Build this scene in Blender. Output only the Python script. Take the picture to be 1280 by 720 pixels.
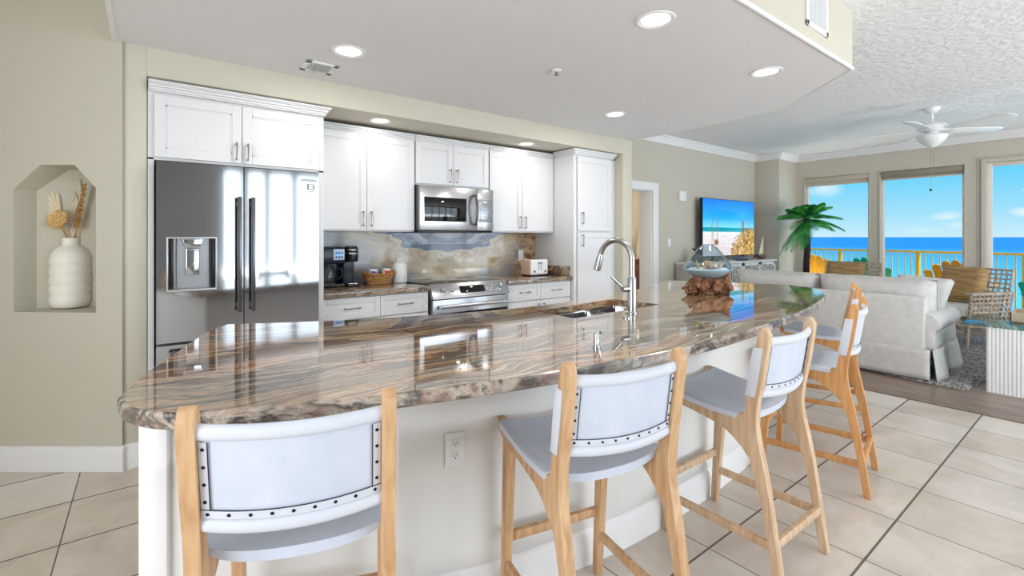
import bpy, bmesh, math, random
from mathutils import Vector, Matrix, noise as mnoise
random.seed(7)
C = bpy.context.scene.collection
S = bpy.context.scene
PI = math.pi
R = math.radians
for _o in list(bpy.data.objects): bpy.data.objects.remove(_o)

# ------------------------------------------------------------------ camera
cam_d = bpy.data.cameras.new('camera'); cam = bpy.data.objects.new('camera', cam_d); C.objects.link(cam)
cam.location = (0, 0, 1.33)
cam.rotation_euler = (R(90), 0, R(-37.6))
cam_d.sensor_width = 36; cam_d.lens = 592/1280*36
cam_d.shift_y = -64/1280
cam_d.clip_start = 0.05; cam_d.clip_end = 90000
S.camera = cam
S.view_settings.view_transform = 'Standard'; S.view_settings.look = 'None'
S.view_settings.gamma = 1; S.view_settings.use_curve_mapping = False
S.view_settings.exposure = 0.64

def lin(c):
    return tuple(((v/255)/12.92 if v/255 <= .04045 else ((v/255+.055)/1.055)**2.4) for v in c[:3]) + (1,)

# ------------------------------------------------------------------ world: sky with small clouds
W = bpy.data.worlds.new('sky'); S.world = W; W.use_nodes = True
nt = W.node_tree; nt.nodes.clear()
def N(t, **k):
    n = nt.nodes.new(t)
    for a, b in k.items(): setattr(n, a, b)
    return n
wo = N('ShaderNodeOutputWorld'); bg = N('ShaderNodeBackground'); tc = N('ShaderNodeTexCoord')
sp = N('ShaderNodeSeparateXYZ'); nt.links.new(tc.outputs['Generated'], sp.inputs[0])
rp = N('ShaderNodeValToRGB'); nt.links.new(sp.outputs['Z'], rp.inputs[0])
e = rp.color_ramp.elements
e[0].position = 0.0; e[0].color = lin((205, 238, 252)); e[1].position = 0.6; e[1].color = lin((28, 130, 225))
for p_, c_ in ((.04, (165, 226, 252)), (.1, (110, 212, 252)), (.18, (52, 190, 250)), (.3, (36, 165, 240))):
    x_ = e.new(p_); x_.color = lin(c_)
mp = N('ShaderNodeMapping'); mp.inputs['Scale'].default_value = (5, 5, 17); mp.inputs['Location'].default_value = (1.3, 0.4, 2.2)
nt.links.new(tc.outputs['Generated'], mp.inputs[0])
nz = N('ShaderNodeTexNoise'); nz.inputs['Scale'].default_value = 1.1; nz.inputs['Detail'].default_value = 6; nz.inputs['Roughness'].default_value = .5
nt.links.new(mp.outputs[0], nz.inputs['Vector'])
cr = N('ShaderNodeValToRGB'); cr.color_ramp.elements[0].position = .74; cr.color_ramp.elements[1].position = .86
nt.links.new(nz.outputs['Fac'], cr.inputs[0])
def cloud(d, sx, sz, amt):
    # soft patch around a sky direction, broken up by noise
    sub = N('ShaderNodeVectorMath', operation='SUBTRACT'); nt.links.new(tc.outputs['Generated'], sub.inputs[0]); sub.inputs[1].default_value = d
    ml = N('ShaderNodeVectorMath', operation='MULTIPLY'); nt.links.new(sub.outputs[0], ml.inputs[0]); ml.inputs[1].default_value = (1/sx, 1/sx, 1/sz)
    ln = N('ShaderNodeVectorMath', operation='LENGTH'); nt.links.new(ml.outputs[0], ln.inputs[0])
    m2 = N('ShaderNodeMapping'); m2.inputs['Scale'].default_value = (30, 30, 70); nt.links.new(tc.outputs['Generated'], m2.inputs[0])
    n2 = N('ShaderNodeTexNoise'); n2.inputs['Scale'].default_value = 1; n2.inputs['Detail'].default_value = 5; nt.links.new(m2.outputs[0], n2.inputs['Vector'])
    a = N('ShaderNodeMath', operation='MULTIPLY_ADD'); nt.links.new(n2.outputs['Fac'], a.inputs[0]); a.inputs[1].default_value = 1.3; nt.links.new(ln.outputs['Value'], a.inputs[2])
    r = N('ShaderNodeMapRange'); nt.links.new(a.outputs[0], r.inputs['Value']); r.inputs['From Min'].default_value = 1.55; r.inputs['From Max'].default_value = .6; r.inputs['To Min'].default_value = 0; r.inputs['To Max'].default_value = amt
    return r.outputs[0]
cl = [cloud((.943, .325, .085), .04, .022, .75), cloud((.985, .171, .031), .026, .009, .85), cloud((.987, .158, .019), .022, .007, .6), cloud((.98, .2, .010), .03, .006, .5), cloud((.995, .09, .036), .018, .010, .8)]
fac = cl[0]
for q_ in cl[1:]:
    mm = N('ShaderNodeMath', operation='MAXIMUM'); nt.links.new(fac, mm.inputs[0]); nt.links.new(q_, mm.inputs[1]); fac = mm.outputs[0]
mm = N('ShaderNodeMath', operation='MAXIMUM'); nt.links.new(fac, mm.inputs[0]); nt.links.new(cr.outputs['Color'], mm.inputs[1]); fac = mm.outputs[0]
mx = N('ShaderNodeMixRGB'); mx.inputs['Color2'].default_value = lin((240, 250, 255))
nt.links.new(fac, mx.inputs['Fac']); nt.links.new(rp.outputs['Color'], mx.inputs['Color1'])
nt.links.new(mx.outputs[0], bg.inputs['Color']); bg.inputs['Strength'].default_value = 0.67
nt.links.new(bg.outputs[0], wo.inputs[0])

def light(kind, name, loc, rot, energy, color=(1, 1, 1), **k):
    d = bpy.data.lights.new(name, kind); d.energy = energy; d.color = color
    for a, b in k.items(): setattr(d, a, b)
    o = bpy.data.objects.new(name, d); C.objects.link(o); o.location = loc; o.rotation_euler = rot
    return o
# midday sun from the south
light('SUN', 'sun', (0, 0, 20), Vector((.14, -.50, .86)).to_track_quat('Z', 'Y').to_euler(), 3.2, (1, .96, .9), angle=R(.6))
# daylight through the terrace doors behind the camera (south), then added fills
light('AREA', 'daylight_south', (5.2, -3.78, 1.34), (R(90), 0, 0), 135, (.93, .97, 1), shape='RECTANGLE', size=7.8, size_y=2.6)
light('AREA', 'terrace_bounce_fill', (4.6, -5.0, .05), (R(145), 0, 0), 300, (.96, .98, 1), shape='RECTANGLE', size=9, size_y=1.8)  # added uplight standing in for sunlight bounced off the terrace floor
light('AREA', 'balcony_bounce_fill', (10.2, 2.9, .03), (0, R(145), 0), 55, (.96, .98, 1), shape='RECTANGLE', size=.6, size_y=2.0)  # added lamp low on the balcony, imitates floor bounce to lift the ceiling
light('AREA', 'west_fill_light', (-2.6, 0.2, 1.35), (R(90), 0, R(-90)), 60, (.97, .98, 1), shape='RECTANGLE', size=2.4, size_y=1.9)  # added unseen source, strength set to brighten the left wall

light('AREA', 'bedroom_fill_light', (7.3, 5.3, 2.76), (0, 0, 0), 26, (1, 1, 1), shape='DISK', size=.5)  # added fill without a fitting, brightens the curtain beyond the doorway
light('AREA', 'daylight_bedroom', (8.1, 7.4, 1.4), (R(-90), 0, 0), 170, (1, .98, .94), shape='RECTANGLE', size=2.2, size_y=2)

# ------------------------------------------------------------------ materials
def mat(name, col, rough=.5, metal=0, spec=.5, bump=None, vary=None, coat=0, trans=0, emit=None, aniso=0, ior=1.45):
    m = bpy.data.materials.new(name); m.use_nodes = True
    n = m.node_tree; b = n.nodes['Principled BSDF']
    b.inputs['Base Color'].default_value = lin(col); b.inputs['Roughness'].default_value = rough
    b.inputs['Metallic'].default_value = metal; b.inputs['Specular IOR Level'].default_value = spec
    b.inputs['IOR'].default_value = ior
    b.inputs['Coat Weight'].default_value = coat; b.inputs['Coat Roughness'].default_value = .03
    b.inputs['Transmission Weight'].default_value = trans
    if aniso: b.inputs['Anisotropic'].default_value = aniso
    t = n.nodes.new('ShaderNodeTexCoord')
    if emit:
        b.inputs['Emission Color'].default_value = lin(emit[0]); b.inputs['Emission Strength'].default_value = emit[1]
    if vary:   # (colour2, scale xyz, lo, hi)
        mp = n.nodes.new('ShaderNodeMapping'); mp.inputs['Scale'].default_value = vary[1]
        n.links.new(t.outputs['Object'], mp.inputs[0])
        q = n.nodes.new('ShaderNodeTexNoise'); q.inputs['Scale'].default_value = 1; q.inputs['Detail'].default_value = 5
        q.inputs['Distortion'].default_value = .4
        n.links.new(mp.outputs[0], q.inputs['Vector'])
        r = n.nodes.new('ShaderNodeValToRGB'); r.color_ramp.elements[0].position = vary[2]; r.color_ramp.elements[1].position = vary[3]
        r.color_ramp.elements[0].color = lin(col); r.color_ramp.elements[1].color = lin(vary[0])
        n.links.new(q.outputs['Fac'], r.inputs[0]); n.links.new(r.outputs[0], b.inputs['Base Color'])
    if bump:   # (scale xyz, strength, distance)
        mp = n.nodes.new('ShaderNodeMapping'); mp.inputs['Scale'].default_value = bump[0]
        n.links.new(t.outputs['Object'], mp.inputs[0])
        q = n.nodes.new('ShaderNodeTexNoise'); q.inputs['Scale'].default_value = 1; q.inputs['Detail'].default_value = 4
        n.links.new(mp.outputs[0], q.inputs['Vector'])
        bm_ = n.nodes.new('ShaderNodeBump'); bm_.inputs['Strength'].default_value = bump[1]; bm_.inputs['Distance'].default_value = bump[2]
        n.links.new(q.outputs['Fac'], bm_.inputs['Height']); n.links.new(bm_.outputs[0], b.inputs['Normal'])
    return m

M = {}
M['wall'] = mat('wall_paint', (203, 198, 182), .8, bump=((60, 60, 60), .15, .002))
M['wall2'] = mat('wall_paint_greige', (199, 192, 178), .8, bump=((60, 60, 60), .15, .002))
M['ceil'] = mat('ceiling_knockdown', (234, 234, 235), .85, bump=((26, 26, 26), .55, .006))
M['ceil2'] = mat('ceiling_knockdown_coarse', (240, 240, 240), .85, bump=((17, 17, 17), 1.0, .014))
M['trim'] = mat('white_trim', (238, 238, 238), .35)
M['cab'] = mat('white_cabinet', (221, 221, 222), .38)
M['cabin'] = mat('island_panel_white', (228, 227, 224), .5)
M['steel'] = mat('stainless', (186, 186, 188), .075, 1, bump=((90, 90, 1.2), .05, .0006))
M['steelb'] = mat('stainless_satin', (188, 188, 190), .24, 1)
M['steeld'] = mat('stainless_dark', (110, 110, 114), .3, 1)
M['nickel'] = mat('brushed_nickel', (150, 147, 143), .28, 1)
M['chrome'] = mat('chrome', (205, 208, 212), .1, 1)
M['black'] = mat('black_plastic', (18, 19, 22), .3)
M['blackglass'] = mat('black_glass', (8, 8, 9), .05, spec=.6)
M['dark'] = mat('dark_gap', (25, 25, 26), .6)
M['white'] = mat('white_plastic', (236, 236, 236), .35)
M['leather'] = mat('white_leather', (208, 213, 226), .5, vary=((198, 205, 219), (9, 9, 9), .35, .7), bump=((120, 120, 120), .12, .001))  # blue tint of the sky light is mixed into the white
M['leatherband'] = mat('white_leather_band', (210, 213, 222), .5)
M['wood'] = mat('pale_oak', (214, 176, 134), .45, vary=((182, 136, 94), (40, 40, 4), .35, .7), bump=((60, 60, 8), .1, .001))
M['woodp'] = mat('paler_oak', (220, 190, 158), .45, vary=((190, 152, 116), (40, 40, 4), .35, .7), bump=((60, 60, 8), .1, .001))  # stool oak in a paler, greyer tone
M['woodo'] = mat('golden_and_lit_oak', (220, 164, 106), .45, vary=((192, 132, 78), (40, 40, 4), .35, .7), bump=((60, 60, 8), .1, .001))  # stool oak with warm light in its colour; also coffee table and mast wood
M['stud'] = mat('dark_stud', (42, 44, 50), .3, .8)
M['sofa'] = mat('grey_linen', (214, 211, 208), .9, vary=((202, 199, 196), (14, 14, 14), .3, .7), bump=((260, 260, 260), .3, .002))
M['tan'] = mat('tan_cushion', (186, 152, 106), .9, vary=((158, 124, 80), (5, 5, 46), .4, .6), bump=((4, 4, 46), .7, .02))
M['wicker'] = mat('grey_wicker', (158, 138, 116), .8, vary=((205, 192, 175), (30, 30, 30), .35, .65))
M['cushionw'] = mat('cream_seat_cushion', (226, 222, 214), .9)
M['glass'] = None
M['ceramic'] = mat('cream_ceramic', (248, 244, 234), .45, bump=((3, 3, 90), .15, .002))
M['yellow'] = mat('yellow_paint', (238, 186, 44), .5)
M['yelloww'] = mat('yellow_slats', (243, 176, 20), .5)
M['green'] = mat('green_slats', (14, 142, 112), .5)
M['orange'] = mat('orange_slats', (235, 140, 40), .5)
M['amber'] = mat('amber_slats', (226, 160, 30), .5)
M['frond'] = mat('palm_leaf', (88, 188, 84), .5, vary=((26, 112, 58), (9, 9, 9), .35, .65))
M['trunk'] = mat('palm_trunk', (44, 36, 44), .8, bump=((10, 10, 60), .6, .01))
M['drift'] = mat('driftwood', (166, 118, 86), .7, vary=((84, 48, 32), (22, 22, 12), .42, .66), bump=((40, 40, 25), .9, .02))
M['sand'] = mat('sand_white', (226, 232, 232), .9, bump=((200, 200, 200), .4, .003))
M['shell'] = mat('coral_shell', (222, 160, 118), .5, vary=((240, 214, 186), (40, 40, 40), .35, .65))
M['shellw'] = mat('white_shell', (242, 236, 228), .4)
M['wicker2'] = mat('tan_basket', (196, 148, 92), .8, vary=((146, 98, 52), (60, 60, 60), .4, .6), bump=((90, 90, 90), .8, .005))
M['rug'] = mat('grey_shag', (186, 182, 176), 1, vary=((120, 118, 116), (14, 40, 30), .38, .62), bump=((45, 45, 45), 1, .03))
M['brownwood'] = mat('brown_dresser', (150, 88, 48), .4, vary=((118, 64, 34), (4, 4, 30), .3, .7))
M['curtain'] = mat('gold_curtain', (198, 186, 156), .8, vary=((170, 156, 124), (3, 3, 1), .35, .65))
M['sheer'] = mat('cream_sheer', (246, 238, 214), .9)
M['console'] = mat('whitewashed_console', (226, 224, 220), .6, vary=((206, 203, 198), (3, 3, 30), .4, .7))
M['consolegrey'] = mat('console_side_grey', (186, 182, 176), .6, vary=((166, 161, 154), (3, 3, 30), .3, .7))
M['balcony'] = mat('balcony_floor', (205, 200, 188), .8)
M['dried'] = mat('dried_tan', (202, 160, 100), .9, vary=((166, 120, 60), (60, 60, 60), .4, .6))
M['driedw'] = mat('dried_cream', (236, 220, 192), .9)
M['led'] = mat('lamp_glow', (255, 250, 240), .5, emit=((255, 250, 240), 2.2))
M['grille'] = mat('grille_grey', (196, 198, 202), .5)
M['shade'] = mat('roller_shade', (196, 184, 166), .8)
M['shaded'] = mat('roller_shade_grey', (150, 140, 126), .8)
M['blue'] = mat('coffee_maker_navy', (24, 32, 48), .25)
M['pink'] = mat('toaster_side', (222, 186, 168), .35)
M['orangefruit'] = mat('orange_peel', (240, 118, 20), .5)
M['traywood'] = mat('wooden_tray', (196, 176, 152), .6)
M['sticker'] = mat('sticker_white', (240, 240, 240), .5)
M['stickerg'] = mat('sticker_grey', (110, 112, 116), .5)
M['screen'] = mat('lcd', (120, 160, 205), .3, emit=((120, 160, 205), .4))
M['pot'] = mat('planter_grey', (120, 112, 104), .7)

def thin_glass(name, tint=(250, 253, 253), rough=0.0, refl=1.0):
    m = bpy.data.materials.new(name); m.use_nodes = True; n = m.node_tree; n.nodes.clear()
    o = n.nodes.new('ShaderNodeOutputMaterial'); mix = n.nodes.new('ShaderNodeMixShader')
    tr = n.nodes.new('ShaderNodeBsdfTransparent'); tr.inputs[0].default_value = lin(tint)
    gl = n.nodes.new('ShaderNodeBsdfGlossy'); gl.inputs['Roughness'].default_value = rough
    lw = n.nodes.new('ShaderNodeLayerWeight'); lw.inputs['Blend'].default_value = .5
    pw = n.nodes.new('ShaderNodeMath'); pw.operation = 'POWER'; pw.inputs[1].default_value = 4; n.links.new(lw.outputs['Facing'], pw.inputs[0])
    fr = n.nodes.new('ShaderNodeMath'); fr.operation = 'MULTIPLY_ADD'; fr.inputs[1].default_value = .85; fr.inputs[2].default_value = .045; n.links.new(pw.outputs[0], fr.inputs[0])
    mu = n.nodes.new('ShaderNodeMath'); mu.operation = 'MULTIPLY'; mu.inputs[1].default_value = refl
    n.links.new(fr.outputs[0], mu.inputs[0]); n.links.new(mu.outputs[0], mix.inputs[0])
    n.links.new(tr.outputs[0], mix.inputs[1]); n.links.new(gl.outputs[0], mix.inputs[2]); n.links.new(mix.outputs[0], o.inputs[0])
    return m
M['glass'] = thin_glass('window_glass', refl=.12)
M['bowl'] = thin_glass('bowl_glass', (232, 240, 244), .02, 1.0)
M['tableglass'] = thin_glass('table_glass', (214, 234, 228), .02, 1.0)

def nodes_mat(name, rough=.5, coat=0, spec=.5):
    m = bpy.data.materials.new(name); m.use_nodes = True; n = m.node_tree; b = n.nodes['Principled BSDF']
    b.inputs['Roughness'].default_value = rough; b.inputs['Coat Weight'].default_value = coat; b.inputs['Coat Roughness'].default_value = .02
    b.inputs['Specular IOR Level'].default_value = spec
    t = n.nodes.new('ShaderNodeTexCoord')
    def nn(ty, **k):
        x = n.nodes.new(ty)
        for a, v in k.items(): setattr(x, a, v)
        return x
    def math_(op, a, b2=None, c=None):
        x = nn('ShaderNodeMath', operation=op)
        for i, v in enumerate((a, b2, c)):
            if v is None: continue
            if isinstance(v, (int, float)): x.inputs[i].default_value = v
            else: n.links.new(v, x.inputs[i])
        return x.outputs[0]
    def ramp(fac, stops, interp='LINEAR'):
        x = nn('ShaderNodeValToRGB'); x.color_ramp.interpolation = interp
        el = x.color_ramp.elements
        el[0].position = stops[0][0]; el[0].color = lin(stops[0][1]); el[1].position = stops[-1][0]; el[1].color = lin(stops[-1][1])
        for p_, c_ in stops[1:-1]:
            q = el.new(p_); q.color = lin(c_)
        n.links.new(fac, x.inputs[0]); return x.outputs[0]
    def noise_(vec, scale=(1, 1, 1), detail=5, dist=0, rough_=.55, loc=(0, 0, 0)):
        mp = nn('ShaderNodeMapping'); mp.inputs['Scale'].default_value = scale; mp.inputs['Location'].default_value = loc
        n.links.new(vec, mp.inputs[0])
        q = nn('ShaderNodeTexNoise'); q.inputs['Scale'].default_value = 1; q.inputs['Detail'].default_value = detail
        q.inputs['Distortion'].default_value = dist; q.inputs['Roughness'].default_value = rough_
        n.links.new(mp.outputs[0], q.inputs['Vector']); return q.outputs['Fac']
    def mix(f, a, b2, mode='MIX'):
        x = nn('ShaderNodeMixRGB', blend_type=mode)
        for i, v in enumerate((f, a, b2)):
            if isinstance(v, (int, float)): x.inputs[i].default_value = v
            elif isinstance(v, tuple): x.inputs[i].default_value = lin(v)
            else: n.links.new(v, x.inputs[i])
        return x.outputs[0]
    return m, n, b, t, nn, math_, ramp, noise_, mix

# granite of the island and counters: long flowing bands
def granite(name, yscale=5.0, xs=1.0, seed=0.0, ro=.035, co=.55, sat=1.0):
    m, n, b, t, nn, math_, ramp, noise_, mix = nodes_mat(name, ro, co, .6)
    v = t.outputs['Object']
    w = noise_(v, (1.0, 1.3, 1.3), 3, 0, loc=(seed, 3, 0))
    sep = nn('ShaderNodeSeparateXYZ'); n.links.new(v, sep.inputs[0])
    cmb = nn('ShaderNodeCombineXYZ')
    n.links.new(math_('MULTIPLY', sep.outputs[0], .75*xs), cmb.inputs[0])
    n.links.new(math_('ADD', math_('MULTIPLY', sep.outputs[1], yscale), math_('MULTIPLY', w, 2.4)), cmb.inputs[1])
    n.links.new(math_('MULTIPLY', sep.outputs[2], 4.0), cmb.inputs[2])
    f = noise_(cmb.outputs[0], (.8, 1.3, 1), 8, .55, .64, (seed, 0, 0))
    col = ramp(f, [(.26, (36, 26, 24)), (.34, (90, 62, 44)), (.40, (160, 122, 88)), (.445, (66, 46, 36)), (.49, (206, 182, 148)),
                   (.53, (168, 116, 72)), (.565, (96, 96, 90)), (.61, (218, 196, 160)), (.67, (122, 86, 58)), (.76, (62, 62, 66))])
    big = noise_(v, (.8, 1.6, 1), 3, .5, loc=(5 + seed, 1, 0))
    col = mix(math_('MULTIPLY', ramp(big, [(.46, (0, 0, 0)), (.66, (255, 255, 255))]), .55), col, (112, 126, 132))
    fine = noise_(v, (30, 60, 40), 4, .3)
    col = mix(.28, col, ramp(fine, [(.3, (60, 50, 44)), (.7, (220, 205, 184))]), 'OVERLAY')
    hs = nn('ShaderNodeHueSaturation'); hs.inputs['Saturation'].default_value = sat; hs.inputs['Value'].default_value = 1 if sat == 1 else .85
    n.links.new(col, hs.inputs['Color']); n.links.new(hs.outputs[0], b.inputs['Base Color'])
    return m
M['granite'] = granite('granite_island')
M['granite2'] = granite('granite_counter', 4.0, 2.0, 7.0)
# granite slab edge: rougher grey-brown
M['graniteedge'] = granite('granite_edge', 3.0, 3.0, 11.0, .25, .2, .55)

def backsplash():
    m, n, b, t, nn, math_, ramp, noise_, mix = nodes_mat('backsplash_marble', .12, .3, .5)
    sep = nn('ShaderNodeSeparateXYZ'); n.links.new(t.outputs['Object'], sep.inputs[0])
    x = math_('ABSOLUTE', math_('SUBTRACT', sep.outputs[0], 2.42))
    z = math_('SUBTRACT', sep.outputs[2], 1.1)
    c = nn('ShaderNodeCombineXYZ'); n.links.new(x, c.inputs[0]); n.links.new(z, c.inputs[1])
    w = noise_(c.outputs[0], (2.6, 5, 1), 6, .8)
    w2 = noise_(c.outputs[0], (7, 16, 1), 5, 1.2, loc=(4, 2, 0))
    # bowl-shaped band coordinate: z minus a parabola, warped
    q = math_('SUBTRACT', math_('ADD', z, math_('MULTIPLY', math_('SUBTRACT', w, .5), .62)), math_('MULTIPLY', math_('MULTIPLY', x, x), .42))
    q = math_('ADD', q, math_('MULTIPLY', math_('SUBTRACT', w2, .5), .10))
    q = math_('ADD', math_('MULTIPLY', q, 1.5), .5)
    col = ramp(q, [(.02, (150, 150, 152)), (.22, (188, 176, 158)), (.36, (206, 192, 168)), (.46, (180, 156, 124)), (.54, (212, 196, 168)), (.585, (70, 76, 90)),
                   (.63, (128, 142, 168)), (.72, (186, 186, 190)), (.78, (98, 104, 122)), (.84, (150, 160, 184)), (.98, (206, 196, 186))])
    f = ramp(math_('ADD', x, math_('MULTIPLY', math_('SUBTRACT', w, .5), .7)), [(.72, (0, 0, 0)), (1.0, (255, 255, 255))])
    br = ramp(w2, [(.3, (92, 66, 44)), (.5, (170, 134, 98)), (.7, (206, 178, 146))])
    side = ramp(sep.outputs[0], [(2.2/5, (0, 0, 0)), (3.2/5, (255, 255, 255))])
    xx = math_('DIVIDE', sep.outputs[0], 5.0)
    side = ramp(xx, [(.42, (70, 70, 70)), (.64, (255, 255, 255))])
    col = mix(math_('MULTIPLY', f, side), col, br)
    lx = math_('DIVIDE', x, .52); lz = math_('DIVIDE', math_('SUBTRACT', math_('SUBTRACT', z, .125), math_('MULTIPLY', math_('MULTIPLY', x, x), .12)), .034)
    el = math_('ADD', math_('ADD', math_('MULTIPLY', lx, lx), math_('MULTIPLY', lz, lz)), math_('MULTIPLY', math_('SUBTRACT', w2, .5), 2.2))
    lens = ramp(el, [(.75, (255, 255, 255)), (1.0, (0, 0, 0))])
    col = mix(math_('MULTIPLY', lens, .85), col, (70, 80, 102))
    n.links.new(col, b.inputs['Base Color']); return m
M['splash'] = backsplash()

def tile_floor():
    m, n, b, t, nn, math_, ramp, noise_, mix = nodes_mat('floor_tile', .3)
    sep = nn('ShaderNodeSeparateXYZ'); n.links.new(t.outputs['Object'], sep.inputs[0])
    def line(o, pitch, off, w):
        f = math_('FRACT', math_('ADD', math_('DIVIDE', math_('SUBTRACT', o, off), pitch), 50.5))
        d = math_('ABSOLUTE', math_('SUBTRACT', f, .5))
        return math_('LESS_THAN', d, w/2/pitch), math_('FLOOR', math_('ADD', math_('DIVIDE', math_('SUBTRACT', o, off), pitch), 50.0))
    lx, ix = line(sep.outputs[0], .44, 4.10, .0055)
    ly, iy = line(sep.outputs[1], .4295, .66, .0095)
    g = math_('MAXIMUM', lx, ly)
    cell = math_('ADD', math_('MULTIPLY', ix, 3.7), math_('MULTIPLY', iy, 9.1))
    wn = nn('ShaderNodeTexWhiteNoise', noise_dimensions='1D'); n.links.new(cell, wn.inputs['W'])
    nz = noise_(t.outputs['Object'], (3.2, 3.2, 1), 8, .8, .62)
    col = ramp(nz, [(.3, (196, 184, 170)), (.55, (212, 202, 190)), (.75, (222, 214, 204))])
    col = mix(.16, col, wn.outputs['Value'], 'OVERLAY')
    col = mix(g, col, (104, 97, 90))
    n.links.new(col, b.inputs['Base Color'])
    bp = nn('ShaderNodeBump'); bp.inputs['Strength'].default_value = .5; bp.inputs['Distance'].default_value = .004; bp.invert = True
    n.links.new(g, bp.inputs['Height']); n.links.new(bp.outputs[0], b.inputs['Normal'])
    n.links.new(math_('ADD', math_('MULTIPLY', g, .5), .28), b.inputs['Roughness'])
    return m
M['tile'] = tile_floor()

def wood_floor():
    m, n, b, t, nn, math_, ramp, noise_, mix = nodes_mat('floor_planks', .35)
    sep = nn('ShaderNodeSeparateXYZ'); n.links.new(t.outputs['Object'], sep.inputs[0])
    row = math_('FLOOR', math_('DIVIDE', sep.outputs[0], .18))
    wn = nn('ShaderNodeTexWhiteNoise', noise_dimensions='1D'); n.links.new(row, wn.inputs['W'])
    fr = math_('FRACT', math_('DIVIDE', sep.outputs[0], .18))
    g = math_('LESS_THAN', fr, .02)
    nz = noise_(t.outputs['Object'], (22, 2.2, 1), 7, .6)
    col = ramp(nz, [(.3, (112, 94, 82)), (.5, (140, 120, 106)), (.7, (164, 146, 130))])
    col = mix(.3, col, wn.outputs['Value'], 'SOFT_LIGHT'); col = mix(g, col, (70, 56, 48))
    n.links.new(col, b.inputs['Base Color']); return m
M['planks'] = wood_floor()

def sea_mat():
    m, n, b, t, nn, math_, ramp, noise_, mix = nodes_mat('sea_water', .5, 0, .15)
    sep = nn('ShaderNodeSeparateXYZ'); n.links.new(t.outputs['Object'], sep.inputs[0])
    f = math_('DIVIDE', sep.outputs[0], 2400.0)
    nz = noise_(t.outputs['Object'], (.004, .02, 1), 6, .4)
    f = math_('ADD', f, math_('MULTIPLY', math_('SUBTRACT', nz, .5), .12))
    col = ramp(f, [(.0, (110, 214, 226)), (.10, (96, 205, 232)), (.3, (70, 175, 222)), (.9, (36, 130, 196))])
    n.links.new(col, b.inputs['Base Color']); return m
M['sea'] = sea_mat()

def tv_mat():
    # beach scene on the television: sky, turquoise sea, pale sand, grassy dune at the right (object coords of the screen, x across, z up)
    m, n, b, t, nn, math_, ramp, noise_, mix = nodes_mat('tv_beach_picture', .15)
    sep = nn('ShaderNodeSeparateXYZ'); n.links.new(t.outputs['Object'], sep.inputs[0])
    x, z = sep.outputs[0], sep.outputs[2]
    col = ramp(z, [(.0, (206, 196, 196)), (.36, (222, 218, 222)), (.40, (200, 214, 218)), (.405, (20, 150, 165)), (.47, (16, 140, 165)), (.475, (120, 205, 240)), (.62, (40, 160, 235)), (.93, (10, 110, 215))])
    nz = noise_(t.outputs['Object'], (9, 1, 26), 6, .5)
    sandv = ramp(nz, [(.4, (0, 0, 0)), (.6, (255, 255, 255))])
    lo = math_('LESS_THAN', z, .37)
    col = mix(math_('MULTIPLY', math_('MULTIPLY', sandv, lo), .25), col, (150, 140, 146))
    nz2 = noise_(t.outputs['Object'], (16, 1, 14), 7, 1.2)
    # dune mound
    dx = math_('DIVIDE', math_('SUBTRACT', x, 1.62), .75); dz = math_('DIVIDE', math_('SUBTRACT', z, .0), .46)
    rr = math_('ADD', math_('ADD', math_('MULTIPLY', dx, dx), math_('MULTIPLY', dz, dz)), math_('MULTIPLY', math_('SUBTRACT', nz2, .5), 1.5))
    dune = math_('LESS_THAN', rr, 1.0)
    dc = ramp(nz2, [(.35, (92, 74, 34)), (.5, (176, 140, 70)), (.65, (222, 192, 128))])
    col = mix(dune, col, dc)
    n.links.new(mix(1.0, (0, 0, 0), (0, 0, 0)), b.inputs['Base Color'])
    n.links.new(col, b.inputs['Emission Color']); b.inputs['Emission Strength'].default_value = .9
    return m
M['tv'] = tv_mat()

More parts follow.
